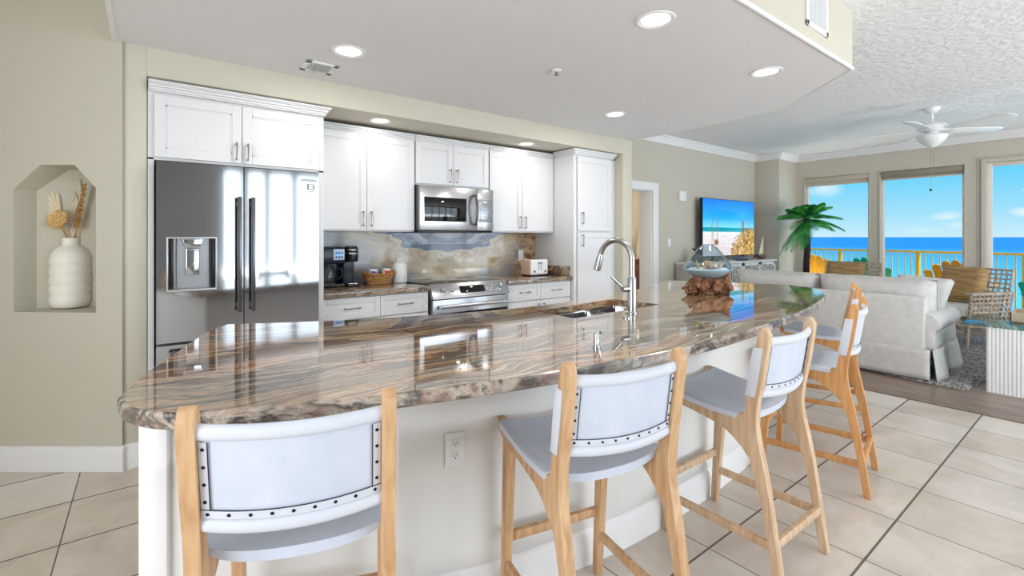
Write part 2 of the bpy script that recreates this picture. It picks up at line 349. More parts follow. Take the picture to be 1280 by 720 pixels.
# ------------------------------------------------------------------ geometry helpers
class MB:
    def __init__(s): s.bm = bmesh.new()
    def box(s, x0, x1, y0, y1, z0, z1, bev=0, seg=2, mi=0, M4=None):
        if x1 < x0: x0, x1 = x1, x0
        if y1 < y0: y0, y1 = y1, y0
        if z1 < z0: z0, z1 = z1, z0
        r = bmesh.ops.create_cube(s.bm, size=1)
        vs = r['verts']
        for v in vs:
            v.co = Vector((x0 + (v.co.x+.5)*(x1-x0), y0 + (v.co.y+.5)*(y1-y0), z0 + (v.co.z+.5)*(z1-z0)))
        fs = set(f for v in vs for f in v.link_faces)
        for f in fs: f.material_index = mi
        if bev:
            es = set(e_ for v in vs for e_ in v.link_edges)
            rr = bmesh.ops.bevel(s.bm, geom=list(es), offset=min(bev, .49*min(x1-x0, y1-y0, z1-z0)), segments=seg, affect='EDGES', profile=.5)
            vs = list(set(v for f in rr['faces'] for v in f.verts) | set(v for v in vs if v.is_valid))
            for f in rr['faces']: f.material_index = mi
        if M4: 
            for v in vs: v.co = M4 @ v.co
        return s
    def poly(s, pts, mi=0):
        f = s.bm.faces.new([s.bm.verts.new(p) for p in pts]); f.material_index = mi; return f
    def prism(s, pts, axis, a, b, mi=0, bev=0, M4=None):
        # pts 2D; axis 'x': (y,z); 'y': (x,z); 'z': (x,y)
        def P(p, t):
            return {'x': (t, p[0], p[1]), 'y': (p[0], t, p[1]), 'z': (p[0], p[1], t)}[axis]
        A = [s.bm.verts.new(P(p, a)) for p in pts]; B = [s.bm.verts.new(P(p, b)) for p in pts]
        fs = [s.bm.faces.new(A), s.bm.faces.new(B[::-1])]
        k = len(pts)
        for i in range(k): fs.append(s.bm.faces.new((A[i], B[i], B[(i+1) % k], A[(i+1) % k])))
        for f in fs: f.material_index = mi
        vs = A + B
        if bev:
            es = [e_ for e_ in set(e_ for v in vs for e_ in v.link_edges)]
            rr = bmesh.ops.bevel(s.bm, geom=es, offset=bev, segments=2, affect='EDGES', profile=.5, clamp_overlap=True)
            vs = list(set(v for f in rr['faces'] for v in f.verts) | set(v for v in vs if v.is_valid))
        if M4:
            for v in vs: v.co = M4 @ v.co
        return s
    def tube(s, pts, r, n=10, cap=True, mi=0, closed=False, flat=None):
        pts = [Vector(p) for p in pts]; k = len(pts)
        rs = r if isinstance(r, (list, tuple)) else [r]*k
        rings = []; prev = None
        for i, p in enumerate(pts):
            if closed: t = pts[(i+1) % k] - pts[i-1]
            else: t = pts[min(i+1, k-1)] - pts[max(i-1, 0)]
            if t.length < 1e-9: t = Vector((0, 0, 1))
            t.normalize()
            if prev is None:
                a = Vector((0, 0, 1)) if abs(t.z) < .9 else Vector((1, 0, 0))
                u = t.cross(a).normalized()
            else:
                u = (prev - t*prev.dot(t)); u = u.normalized() if u.length > 1e-6 else t.orthogonal().normalized()
            prev = u; w = t.cross(u)
            fl = flat or 1
            rings.append([s.bm.verts.new(p + (u*math.cos(2*PI*j/n) + w*fl*math.sin(2*PI*j/n))*rs[i]) for j in range(n)])
        m = k if closed else k-1
        for i in range(m):
            a, b = rings[i], rings[(i+1) % k]
            for j in range(n):
                f = s.bm.faces.new((a[j], a[(j+1) % n], b[(j+1) % n], b[j])); f.material_index = mi
        if cap and not closed:
            f = s.bm.faces.new(rings[0][::-1]); f.material_index = mi; f = s.bm.faces.new(rings[-1]); f.material_index = mi
        return s
    def lathe(s, prof, c=(0, 0, 0), n=32, mi=0, sx=1, sy=1, fn=None):
        rings = []
        for (r, z) in prof:
            if r < 1e-6: rings.append([s.bm.verts.new((c[0], c[1], c[2]+z))])
            else:
                ring = []
                for j in range(n):
                    a = 2*PI*j/n; rr = r*(fn(a, z) if fn else 1)
                    ring.append(s.bm.verts.new((c[0]+rr*sx*math.cos(a), c[1]+rr*sy*math.sin(a), c[2]+z)))
                rings.append(ring)
        for a, b in zip(rings[:-1], rings[1:]):
            for j in range(n):
                j2 = (j+1) % n
                if len(a) == 1 and len(b) == 1: continue
                if len(a) == 1: f = s.bm.faces.new((a[0], b[j], b[j2]))
                elif len(b) == 1: f = s.bm.faces.new((a[j], a[j2], b[0]))
                else: f = s.bm.faces.new((a[j], a[j2], b[j2], b[j]))
                f.material_index = mi
        return s
    def cyl(s, p0, p1, r, n=20, mi=0):
        return s.tube([p0, p1], r, n, True, mi)
    def grid(s, fn, nu, nv, mi=0, th=0, closed_u=False):
        # fn(u,v)->(x,y,z) over [0,1]^2
        V = [[s.bm.verts.new(fn(i/nu, j/nv)) for j in range(nv+1)] for i in range(nu+1)]
        for i in range(nu):
            for j in range(nv):
                f = s.bm.faces.new((V[i][j], V[i+1][j], V[i+1][j+1], V[i][j+1])); f.material_index = mi
        return s
    def pillow(s, c, dims, puff=1.0, n=10, rot=None, mi=0, pinch=.12, ex=3.0):
        # cushion: dims = (w, thickness, h), standing in xz plane, thickness in y
        w, t, h = dims
        def side(sg):
            def fn(u, v):
                a, b = 2*u-1, 2*v-1
                k = max(0, (1-abs(a)**ex)*(1-abs(b)**ex))**.45
                px = a*(1-pinch*.5*(1-abs(b)**2)*abs(a)**6*.3); pz = b
                return Vector((px*w/2*(1-pinch*(1-abs(b))*.0), sg*t/2*k, pz*h/2))
            return fn
        m4 = rot if rot else Matrix.Identity(4); n0 = len(s.bm.verts)
        for sg in (-1, 1):
            f = side(sg)
            s.grid(lambda u, v: Vector(c) + (m4 @ f(u, v)), n, n, mi)
        s.bm.verts.ensure_lookup_table(); bmesh.ops.remove_doubles(s.bm, verts=s.bm.verts[n0:], dist=1e-5)
        return s
    def xf(s, m4):
        for v in s.bm.verts: v.co = m4 @ v.co
        return s
    def finish(s, name, ms, smooth=40):
        bmesh.ops.recalc_face_normals(s.bm, faces=s.bm.faces)
        me = bpy.data.meshes.new(name); s.bm.to_mesh(me); s.bm.free()
        for m in (ms if isinstance(ms, (list, tuple)) else [ms]): me.materials.append(m)
        if smooth:
            me.shade_smooth(); me.set_sharp_from_angle(angle=R(smooth))
        return me

def wmat(o):
    m = Matrix.Identity(4)
    while o: m = Matrix.LocRotScale(o.location, o.rotation_euler, o.scale) @ m; o = o.parent
    return m
def obj(name, mb, m, parent=None, world=False, smooth=40, label=None):
    me = mb.finish(name, m, smooth)
    if world and parent: me.transform(wmat(parent).inverted())
    o = bpy.data.objects.new(name, me); C.objects.link(o)
    if parent: o.parent = parent
    if label: o['label'] = label
    return o
def thing(name, label, cat, loc=(0, 0, 0), rz=0, group=None):
    o = bpy.data.objects.new(name, None); C.objects.link(o); o.location = loc; o.rotation_euler = (0, 0, rz)
    o.empty_display_size = .05; o['label'] = label; o['category'] = cat
    if group: o['group'] = group
    return o
def tag(o, label, cat, group=None):
    o['label'] = label; o['category'] = cat
    if group: o['group'] = group
    return o
def solo(name, mb, m, label, cat, loc=(0, 0, 0), rz=0, group=None, smooth=40, world=True):
    # one-mesh thing with its origin at its base
    me = mb.finish(name, m, smooth)
    o = bpy.data.objects.new(name, me); C.objects.link(o); o.location = loc; o.rotation_euler = (0, 0, rz)
    if world: me.transform(wmat(o).inverted())
    return tag(o, label, cat, group)
def struct(name, mb, m, parent=None, smooth=40):
    o = obj(name, mb, m, parent, smooth=smooth)
    if not parent: o['kind'] = 'structure'
    return o
def copy_tree(o, parent=None):
    c = o.copy(); C.objects.link(c)
    if parent: c.parent = parent
    for ch in [x for x in bpy.data.objects if x.parent == o]: copy_tree(ch, c)
    return c
def text_mesh(txt, size, depth=.0004):
    cu = bpy.data.curves.new('lettering', 'FONT'); cu.body = txt; cu.size = size; cu.extrude = depth; cu.align_x = 'CENTER'
    o = bpy.data.objects.new('tmp_lettering', cu); C.objects.link(o)
    dg = bpy.context.evaluated_depsgraph_get(); me = bpy.data.meshes.new_from_object(o.evaluated_get(dg))
    bpy.data.objects.remove(o); return me
def spline(pts, n=6, closed=False):
    out = []; k = len(pts); P = [Vector(p) for p in pts]
    rng = range(k) if closed else range(k-1)
    for i in rng:
        p0, p1, p2, p3 = (P[(i-1) % k], P[i], P[(i+1) % k], P[(i+2) % k]) if closed else (P[max(i-1, 0)], P[i], P[i+1], P[min(i+2, k-1)])
        for j in range(n):
            t = j/n
            out.append(.5*((2*p1) + (-p0+p2)*t + (2*p0-5*p1+4*p2-p3)*t*t + (-p0+3*p1-3*p2+p3)*t**3))
    if not closed: out.append(P[-1])
    return out

# ================================================================== ROOM SHELL
CH = 2.82      # living ceiling
KH = 2.44      # kitchen ceiling
KY = 3.5       # face of the kitchen wall
BY = 4.22      # back of the cabinet recess
TY = 4.2       # TV wall
WX = 9.6       # window wall
# floors
b = MB(); b.box(-6, 4.95, -3.7, 6.4, -.1, 0); struct('floor', b, M['tile'])
b = MB(); b.box(4.95, WX+.2, -3.7, TY+.15, -.1, 0); b.box(4.95, 9.6, TY+.15, 7.2, -.1, 0); struct('floor', b, M['planks'])
b = MB(); b.box(4.935, 4.975, -3.6, TY, 0, .006, .003); struct('trim_1', b, mat('threshold_strip', (120, 102, 90), .4))
# ceilings
b = MB(); b.box(-6, WX+.2, -3.7, 7.3, CH, CH+.25); struct('ceiling', b, M['ceil2'])
drop = [(-.145, KY), (-.145, 1.11), (3.70, 1.11), (4.33, 1.76), (4.46, KY)]
b = MB(); b.prism(drop, 'z', KH, CH-.001, bev=0)
b.bm.faces.ensure_lookup_table()
for f in b.bm.faces:
    f.normal_update(); c_ = f.calc_center_median()
    f.material_index = 0 if abs(c_.z-KH) < .01 else 1
struct('ceiling', b, [M['ceil'], M['wall']])
b = MB()
for (p, q) in zip(drop[:-1], drop[1:]):
    b.tube([(p[0], p[1], KH+.006), (q[0], q[1], KH+.006)], .013, 10)
struct('trim_2', b, M['trim'])

# kitchen wall with the cabinet recess
b = MB()
b.box(-.125, 0, KY, BY+.15, 0, CH-.002, .012)
b.box(4.29, 4.455, KY, TY+.14, 0, CH-.002, .012)
b.box(-.005, 4.295, KY, BY+.02, 2.272, CH-.002, .01)
b.box(-.1, 4.40, BY, BY+.15, 0, 2.29)
struct('wall_kitchen', b, M['wall'])

# angled wall with the vase niche; wall plane is square to direction n
th = R(52.4); fwd = Vector((math.cos(th), math.sin(th), 0)); rgt = Vector((math.sin(th), -math.cos(th), 0))
D0 = 2.69
def wp(r, z, d=D0): return fwd*d + rgt*r + Vector((0, 0, z))
def rr(px): return (px-640)*D0/592
def zz(py): return 1.33 - (py-296)*D0/592
niche = [(rr(17), zz(390)), (rr(17), zz(236)), (rr(50), zz(206)), (rr(93), zz(206)), (rr(120), zz(235)), (rr(120), zz(391))]
RL, RR_ = -6.2, rr(148.5)+.02
b = MB()
outer = [(RL, 0), (RL, CH), (RR_, CH), (RR_, 0)]
# wall face: quads around the niche
nl, nr, nb, ntp = niche[0][0], niche[5][0], niche[0][1], niche[2][1]
def Q(pts, d=D0): b.poly([wp(r, z, d) for r, z in pts])
Q([(RL, 0), (nl, 0), (nl, CH), (RL, CH)]); Q([(nr, 0), (RR_, 0), (RR_, CH), (nr, CH)])
Q([(nl, 0), (nr, 0), (nr, niche[5][1]), (nl, niche[0][1])])
Q([niche[2], niche[3], (nr, CH), (nl, CH)]); Q([niche[1], niche[2], (nl, CH)]); Q([niche[3], niche[4], (nr, CH)])
def ndep(r): return D0 + .13 + (r-nl)/(nr-nl)*.16
for i in range(6):
    p, q = niche[i], niche[(i+1) % 6]
    b.poly([wp(*p), wp(*q), wp(q[0], q[1], ndep(q[0])), wp(p[0], p[1], ndep(p[0]))])
b.poly([wp(p[0], p[1], ndep(p[0])) for p in niche])
# wall back so the wall has thickness
b.box(RL, RR_-.18, .32, .36, 0, CH, M4=Matrix((( rgt.x, fwd.x, 0, fwd.x*D0), (rgt.y, fwd.y, 0, fwd.y*D0), (0, 0, 1, 0), (0, 0, 0, 1))))
struct('wall_left', b, M['wall'], smooth=0)
AM = Matrix(((rgt.x, fwd.x, 0, fwd.x*D0), (rgt.y, fwd.y, 0, fwd.y*D0), (0, 0, 1, 0), (0, 0, 0, 1)))   # local (r, depth, z) -> world

# TV wall with the doorway
b = MB()
b.prism([(4.457, 0), (5.0, 0), (5.0, 2.015), (5.80, 2.015), (5.80, 0), (9.3, 0), (9.3, CH), (4.457, CH)], 'y', TY, TY+.2)
struct('wall_television', b, M['wall2'], smooth=0)
b = MB()
b.box(8.9, WX+.02, 3.77, TY+.1, 0, CH-.002, .012); struct('wall_corner_column', b, M['wall2'])
# window wall with three openings
wins = [(2.64, 3.62, .12, 2.40), (1.47, 2.49, .12, 2.40), (-1.0, 1.24, .04, 2.40)]
b = MB()
ys = [-3.7, -1.0, 1.24, 1.47, 2.49, 2.64, 3.62, 4.4]
for y0, y1 in ((-3.7, -1.0), (1.24, 1.47), (2.49, 2.64), (3.62, 4.4)): b.box(WX, WX+.2, y0, y1, 0, CH)
for (y0, y1, z0, z1) in wins:
    b.box(WX, WX+.2, y0, y1, z1, CH); b.box(WX, WX+.2, y0, y1, -.05, z0)
struct('wall_windows', b, M['wall2'])
# south wall (behind the camera) with wide terrace doors, west wall
b = MB()
b.box(-6, 1.25, -3.8, -3.6, 0, CH); b.box(1.25, 9.15, -3.8, -3.6, 2.68, CH); b.box(9.15, WX+.2, -3.8, -3.6, 0, CH)
struct('wall_south', b, mat('south_wall_grey', (150, 150, 150), .8))
b = MB()
b.box(-2.7, -2.5, -3.7, -1.1, 0, CH); b.box(-2.7, -2.5, 1.5, 6.4, 0, CH); b.box(-2.7, -2.5, -1.1, 1.5, 2.35, CH); b.box(-2.7, -2.5, -1.1, 1.5, 0, .35)
struct('wall_west', b, M['wall'])
# terrace-door frames in the south wall
b = MB()
for x, w_ in ((1.27, .05), (1.78, .07), (2.5, .07), (3.9, .05), (5.1, .05), (6.3, .05), (7.5, .05), (9.1, .05)): b.box(x-w_, x+w_, -3.72, -3.62, 0, 2.68, .004)
b.box(1.25, 9.15, -3.72, -3.62, 2.6, 2.68, .004); b.box(1.25, 9.15, -3.72, -3.62, 0, .07, .004)
struct('window_4', b, mat('terrace_frame', (120, 118, 114), .5))
# windows of the window wall
for i, (y0, y1, z0, z1) in enumerate(wins):
    b = MB(); fw = .035 if i < 2 else .055
    xa, xb = WX+.06, WX+.12
    b.box(xa, xb, y0, y0+fw, z0, z1, .004); b.box(xa, xb, y1-fw, y1, z0, z1, .004)
    b.box(xa, xb, y0+fw, y1-fw, z0, z0+fw, .004); b.box(xa, xb, y0+fw, y1-fw, z1-fw, z1, .004)
    if i == 2: b.box(xa, xb, .02, .09, z0+fw, z1-fw, .004)
    w = struct('window_%d' % (i+1), b, mat('window_frame_%d' % (i+1), (232, 224, 214), .5))
    b = MB(); b.box(WX+.085, WX+.092, y0+fw, y1-fw, z0+fw, z1-fw); obj('pane', b, M['glass'], w, smooth=0)
# thin inner casing lines around windows
b = MB()
for (y0, y1, z0, z1) in wins[:2]:
    b.box(WX-.012, WX+.004, y0-.012, y0, z0, z1+.012, .002); b.box(WX-.012, WX+.004, y1, y1+.012, z0, z1+.012, .002); b.box(WX-.012, WX+.004, y0-.012, y1+.012, z1, z1+.012, .002)
struct('trim_3', b, M['wall2'], smooth=0)
b = MB(); y1 = 1.24; z1 = 2.40
for k, (o1, o2, d) in enumerate(((0.0, .05, .03), (.075, .09, .012))):
    b.box(WX-d, WX+.004, y1+o1, y1+o2, 0, z1+o2, .003); b.box(WX-d, WX+.004, -1.1, y1+o1, z1+o1, z1+o2, .003)
struct('trim_4', b, M['wall2'], smooth=0)
for i, (zb, m, nm) in enumerate(((2.255, 'shade', 'tan roller shade rolled up in the window beside the palm tree'), (2.265, 'shaded', 'grey-brown roller shade rolled up in the middle window'))):
    y0, y1, z0, z1 = wins[i]
    t = thing('roller_shade', nm, 'window shade', (WX+.04, (y0+y1)/2, z1-.17))
    b = MB(); b.box(WX+.005, WX+.055, y0+.005, y1-.005, z1-.085, z1-.002, .006); obj('cassette', b, M[m], t, True)
    b = MB(); b.box(WX+.03, WX+.036, y0+.012, y1-.012, zb+.01, z1-.08); obj('fabric', b, M[m], t, True)
    b = MB(); b.box(WX+.024, WX+.042, y0+.012, y1-.012, zb-.01, zb+.012, .004); obj('hem_bar', b, M['wall2'], t, True)

# crown moulding in the living room
def crown(b, p, q, nrm, h=.105, d=.09, mp_=0, mq_=0):
    # p,q 2D wall line, nrm = 2D into room
    prof = [(0, -h), (.012, -h), (.016, -h+.018), (.03, -h*.72), (.055, -h*.42), (.068, -h*.2), (d-.006, -.02), (d, -.014), (d, 0), (0, 0)]
    P, Qq, nn_ = Vector((*p, 0)), Vector((*q, 0)), Vector((*nrm, 0)); dr0 = (Qq-P).normalized()
    A = [b.bm.verts.new(P + nn_*u - dr0*u*mp_ + Vector((0, 0, CH-.001+v))) for u, v in prof]; B = [b.bm.verts.new(Qq + nn_*u + dr0*u*mq_ + Vector((0, 0, CH-.001+v))) for u, v in prof]
    b.bm.faces.new(A); b.bm.faces.new(B[::-1])
    for i in range(len(prof)): b.bm.faces.new((A[i], B[i], B[(i+1) % len(prof)], A[(i+1) % len(prof)]))
b = MB(); crown(b, (4.46, TY), (8.9, TY), (0, -1), mq_=-1); crown(b, (8.9, TY), (8.9, 3.77), (-1, 0), mp_=-1, mq_=1); crown(b, (8.9, 3.77), (WX, 3.77), (0, -1), mp_=1, mq_=-1); crown(b, (WX, 3.77), (WX, -3.6), (-1, 0), mp_=-1)
struct('trim_5', b, M['trim'])
# baseboards
def base_prof(b, p, q, nrm, h=.14):
    prof = [(0, 0), (.016, 0), (.016, h-.035), (.013, h-.025), (.013, h-.012), (.006, h-.003), (0, h)]
    P, Qq, nn_ = Vector((*p, 0)), Vector((*q, 0)), Vector((*nrm, 0))
    A = [b.bm.verts.new(P + nn_*u + Vector((0, 0, v+.0005))) for u, v in prof]; B = [b.bm.verts.new(Qq + nn_*u + Vector((0, 0, v+.0005))) for u, v in prof]
    b.bm.faces.new(A); b.bm.faces.new(B[::-1])
    for i in range(len(prof)): b.bm.faces.new((A[i], B[i], B[(i+1) % len(prof)], A[(i+1) % len(prof)]))
b = MB(); p = wp(RL, 0); q = wp(RR_, 0); base_prof(b, (p.x, p.y), (q.x+.012, q.y-.009), (-fwd.x, -fwd.y)); struct('baseboard_left', b, M['trim'])
b = MB(); base_prof(b, (-.13, KY), (0.0, KY), (0, -1)); base_prof(b, (4.29, KY), (4.455, KY), (0, -1)); base_prof(b, (4.455, KY-.016), (4.455, TY), (1, 0)); struct('baseboard_kitchen', b, M['trim'])
b = MB(); base_prof(b, (5.93, TY), (8.9, TY), (0, -1)); base_prof(b, (4.46, TY), (4.87, TY), (0, -1)); base_prof(b, (8.9, TY), (8.9, 3.754), (-1, 0)); base_prof(b, (8.884, 3.77), (WX, 3.77), (0, -1)); struct('baseboard_television', b, M['trim'])
# doorway casing and jamb
b = MB()
b.box(5.80, 5.93, TY-.02, TY, 0, 2.115, .004); b.box(4.87, 5.0, TY-.02, TY, 0, 2.115, .004); b.box(4.87, 5.93, TY-.022, TY, 2.0, 2.115, .004)
b.box(5.78, 5.80, TY, TY+.21, 0, 2.015, .003); b.box(5.0, 5.02, TY, TY+.21, 0, 2.015, .003); b.box(5.0, 5.80, TY, TY+.21, 1.995, 2.015, .003)
struct('door_1', b, M['trim'])
# bedroom beyond the doorway
b = MB(); b.box(4.3, 4.5, TY+.2, 7.1, 0, CH); b.box(9.45, 9.6, TY+.2, 7.1, 0, CH)
struct('wall_bedroom', b, M['wall2'])
b = MB(); b.box(4.3, 6.6, 7.0, 7.15, 0, CH); b.box(6.6, 9.5, 7.0, 7.15, 2.5, CH); b.box(6.6, 9.5, 7.0, 7.15, 0, .2)
struct('wall_bedroom_north', b, M['wall2'])

# dresser, curtain, sheer in the bedroom
t = thing('dresser', 'brown wooden dresser with carved top edge seen through the doorway', 'dresser', (6.75, 5.45, 0))
b = MB(); b.box(6.3, 7.18, 5.22, 5.68, .08, .88, .008); obj('body', b, M['brownwood'], t, True)
b = MB(); b.box(6.27, 7.21, 5.18, 5.7, .88, .95, .015)
for k in range(14): b.box(6.30+k*.065, 6.335+k*.065, 5.172, 5.19, .89, .94, .006)
obj('top', b, M['brownwood'], t, True)
for k in range(3):
    b = MB(); b.box(6.34, 7.14, 5.2, 5.222, .12+k*.25, .34+k*.25, .006); d_ = obj('drawer', b, M['brownwood'], t, True)
    for xk in (6.55, 6.93):
        b = MB(); b.lathe([(0, 0), (.012, 0), (.016, .012), (0, .02)], n=12); b.xf(Matrix.Translation((xk, 5.2, .23+k*.25)) @ Matrix.Rotation(R(90), 4, 'X')); obj('knob', b, M['nickel'], d_, True)
for sx in (6.33, 7.12):
    for sy in (5.25, 5.63):
        b = MB(); b.box(sx-.03, sx+.03, sy-.03, sy+.03, 0, .085, .004); obj('foot', b, M['brownwood'], t, True)
def curtain_fn(x0, x1top, x1bot, y, z0, z1, n=14, amp=.035):
    def fn(u, v):
        z = z0 + (z1-z0)*v
        k = max(0, (z-1.0)/(z1-1.0)); xr = x1bot + (x1top-x1bot)*k**1.3 if z > 1.0 else x1bot + (1.0-z)*.12
        return (x0 + (xr-x0)*u, y + amp*math.sin(u*n*2*PI), z)
    return fn
b = MB(); b.grid(curtain_fn(7.72, 8.52, 8.12, 6.3, .03, 2.45), 112, 20)
o = solo('curtain', b, M['curtain'], 'gold curtain drawn aside in the room beyond the doorway', 'curtain', (8.0, 6.3, 0)); sm = o.modifiers.new('thick', 'SOLIDIFY'); sm.thickness = .006
b = MB(); b.grid(lambda u, v: (7.2+2.1*u, 6.7+.02*math.sin(u*30*2*PI), .03+2.4*v), 200, 2)
o = solo('sheer_curtain', b, M['sheer'], 'cream sheer curtain behind the gold one beyond the doorway', 'curtain', (8.3, 6.7, 0)); sm = o.modifiers.new('thick', 'SOLIDIFY'); sm.thickness = .003
b = MB(); b.cyl((7.0, 6.5, 2.5), (9.35, 6.5, 2.5), .014, 12)
for xx in (7.0, 9.35): b.lathe([(0, -.03), (.03, 0), (0, .03)], (xx, 6.5, 2.5), 12)
solo('curtain_rod', b, M['nickel'], 'curtain rod above the gold curtain beyond the doorway', 'curtain rod', (8.2, 6.5, 2.5))

# ================================================================== LIGHT FITTINGS
def can(x, y, z, r, label, energy, group):
    t = thing('recessed_light', label, 'ceiling light', (x, y, z), group=group)
    b = MB(); b.lathe([(r*.70, .002), (r*.74, -.003), (r*.92, -.008), (r, -.004), (r, 0.0)], (0, 0, 0), 40); obj('trim_ring', b, M['white'], t)
    b = MB(); b.lathe([(0, -.001), (r*.72, -.001), (r*.72, .002), (0, .002)], (0, 0, 0), 40); obj('lens', b, M['led'], t)
    l = light('AREA', 'lamp_light', (x, y, z-.015), (0, 0, 0), energy, (1, .97, .92), shape='DISK', size=r*1.4)
    return t
gK = 'recessed lights in the kitchen ceiling'
for x, y, l in ((2.06, 1.47, 'largest recessed ceiling light, nearest the top edge of the photo'), (3.30, 1.48, 'recessed ceiling light near the chamfered corner of the kitchen ceiling'),
                (3.36, 2.83, 'recessed kitchen ceiling light furthest back, left of the crown moulding'), (.955, 2.84, 'recessed ceiling light beside the small square air vent')):
    can(x, y, KH, .1, l, 4.5, gK)
for x, y, l in ((1.495, 3.69, 'recessed light in the soffit above the left wall cabinets'), (3.04, 3.71, 'recessed light in the soffit near the tall pantry cabinet')):
    can(x, y, 2.272, .085, l, .9, 'recessed lights in the cabinet soffit')
# ceiling vent (kitchen)
t = thing('ceiling_vent', 'small square white vent in the ceiling above the refrigerator', 'vent', (.89, 3.22, KH), R(0))
b = MB(); 
for (a0, a1, c0, c1) in ((-.1, .1, -.1, -.065), (-.1, .1, .065, .1), (-.1, -.065, -.1, .1), (.065, .1, -.1, .1)): b.box(a0, a1, c0, c1, -.01, -.0005, .003)
obj('frame', b, M['white'], t)
b = MB(); b.box(-.066, .066, -.066, .066, -.002, -.0005); obj('backing', b, M['dark'], t)
for k in range(5):
    b = MB(); b.box(-.012, .012, -.066, .066, -.001, .001, M4=Matrix.Translation((-.052+k*.026, 0, -.0085)) @ Matrix.Rotation(R(35), 4, 'Y')); obj('slat', b, M['grille'], t)
# fascia vent
t = thing('air_return_grille', 'white rectangular air grille on the beige fascia at the top right', 'vent', (3.1, 1.11, 2.52))
b = MB(); y_ = 1.11
x0, x1, z0, z1 = 2.945, 3.255, 2.53, 2.79
for (a0, a1, c0, c1) in ((x0, x1, z0, z0+.03), (x0, x1, z1-.03, z1), (x0, x0+.03, z0, z1), (x1-.03, x1, z0, z1)): b.box(a0, a1, y_-.012, y_-.0005, c0, c1, .003)
obj('frame', b, M['white'], t, True)
b = MB(); b.box(x0+.03, x1-.03, y_-.003, y_-.0005, z0+.03, z1-.03); obj('backing', b, M['grille'], t, True)
for k in range(14):
    xk = x0+.04+k*.0178
    b = MB(); b.box(xk, xk+.006, y_-.009, y_-.003, z0+.03, z1-.03); obj('slat', b, M['white'], t, True)
# sprinkler / detector
t = thing('fire_sprinkler', 'small white ceiling sprinkler between the recessed lights', 'sprinkler', (2.16, 2.32, KH))
b = MB(); b.lathe([(0, -.0005), (.034, -.0005), (.03, -.008), (.014, -.012), (0, -.012)], n=24); obj('cover_plate', b, M['white'], t)
b = MB(); b.cyl((0, 0, -.012), (0, 0, -.03), .006); b.lathe([(0, -.03), (.016, -.031), (.016, -.034), (0, -.035)], n=16); obj('nozzle', b, M['nickel'], t)

# ================================================================== CABINETS
def shaker(b, x0, x1, z0, z1, y, rail=.055):
    # door front whose outer face is at y (facing -Y)
    g = .0015
    x0 += g; x1 -= g; z0 += g; z1 -= g
    b.box(x0, x1, y+.006, y+.02, z0, z1)
    b.box(x0, x0+rail, y, y+.012, z0, z1, .0015, 1); b.box(x1-rail, x1, y, y+.012, z0, z1, .0015, 1)
    b.box(x0+rail, x1-rail, y, y+.012, z0, z0+rail, .0015, 1); b.box(x0+rail, x1-rail, y, y+.012, z1-rail, z1, .0015, 1)
    s_ = .008
    b.box(x0+rail, x1-rail, y+.003, y+.01, z0+rail, z0+rail+s_, .001, 1); b.box(x0+rail, x1-rail, y+.003, y+.01, z1-rail-s_, z1-rail, .001, 1)
    b.box(x0+rail, x0+rail+s_, y+.003, y+.01, z0+rail, z1-rail, .001, 1); b.box(x1-rail-s_, x1-rail, y+.003, y+.01, z0+rail, z1-rail, .001, 1)
def pull(b, c, L, vert, y):
    x, z = c
    if vert:
        b.box(x-.005, x+.005, y-.034, y-.026, z-L/2, z+L/2, .002)
        for s_ in (-1, 1): b.box(x-.005, x+.005, y-.03, y, z+s_*(L/2-.01)-.005, z+s_*(L/2-.01)+.005, .001)
    else:
        b.box(x-L/2, x+L/2, y-.034, y-.026, z-.005, z+.005, .002)
        for s_ in (-1, 1): b.box(x+s_*(L/2-.01)-.005, x+s_*(L/2-.01)+.005, y-.03, y, z-.005, z+.005, .001)
def door(t, x0, x1, z0, z1, y, hx, hz, L=.13, vert=True, nm='door', rail=.055):
    b = MB(); shaker(b, x0, x1, z0, z1, y, rail); d = obj(nm, b, M['cab'], t, True)
    b = MB(); pull(b, (hx, hz), L, vert, y); obj('handle', b, M['nickel'], d, True, label='brushed nickel bar handle')
def crown_cab(b, x0, x1, yf, yb, zt, ret_l=True, ret_r=True, p=.04):
    for k, (o, h0, h1) in enumerate(((.006, -.06, -.05), (.012, -.05, -.035), (.022, -.035, -.02), (.032, -.02, -.012), (p, -.012, 0))):
        b.box(x0-(o if ret_l else 0), x1+(o if ret_r else 0), yf-o, yb, zt+h0, zt+h1, .003)

# refrigerator enclosure
t = thing('refrigerator_cabinet', 'white two-door cabinet above the refrigerator with side panels', 'cabinet', (.5, 3.85, 0))
b = MB(); b.box(.002, .998, 3.52, BY-.002, 1.80, 2.20, .002); b.box(.002, .032, 3.50, BY-.002, 0, 1.80, .002); b.box(.962, .998, 3.50, BY-.002, 0, 1.80, .002)
b.box(.002, .998, 3.5, 3.53, 1.785, 2.2, .002); obj('body', b, M['cab'], t, True)
door(t, .03, .485, 1.80, 2.17, 3.48, .453, 1.875, .115); door(t, .485, .96, 1.80, 2.17, 3.48, .517, 1.875, .115)
b = MB(); crown_cab(b, .004, .998, 3.48, 3.86, 2.245, ret_l=False); obj('crown', b, M['cab'], t, True)

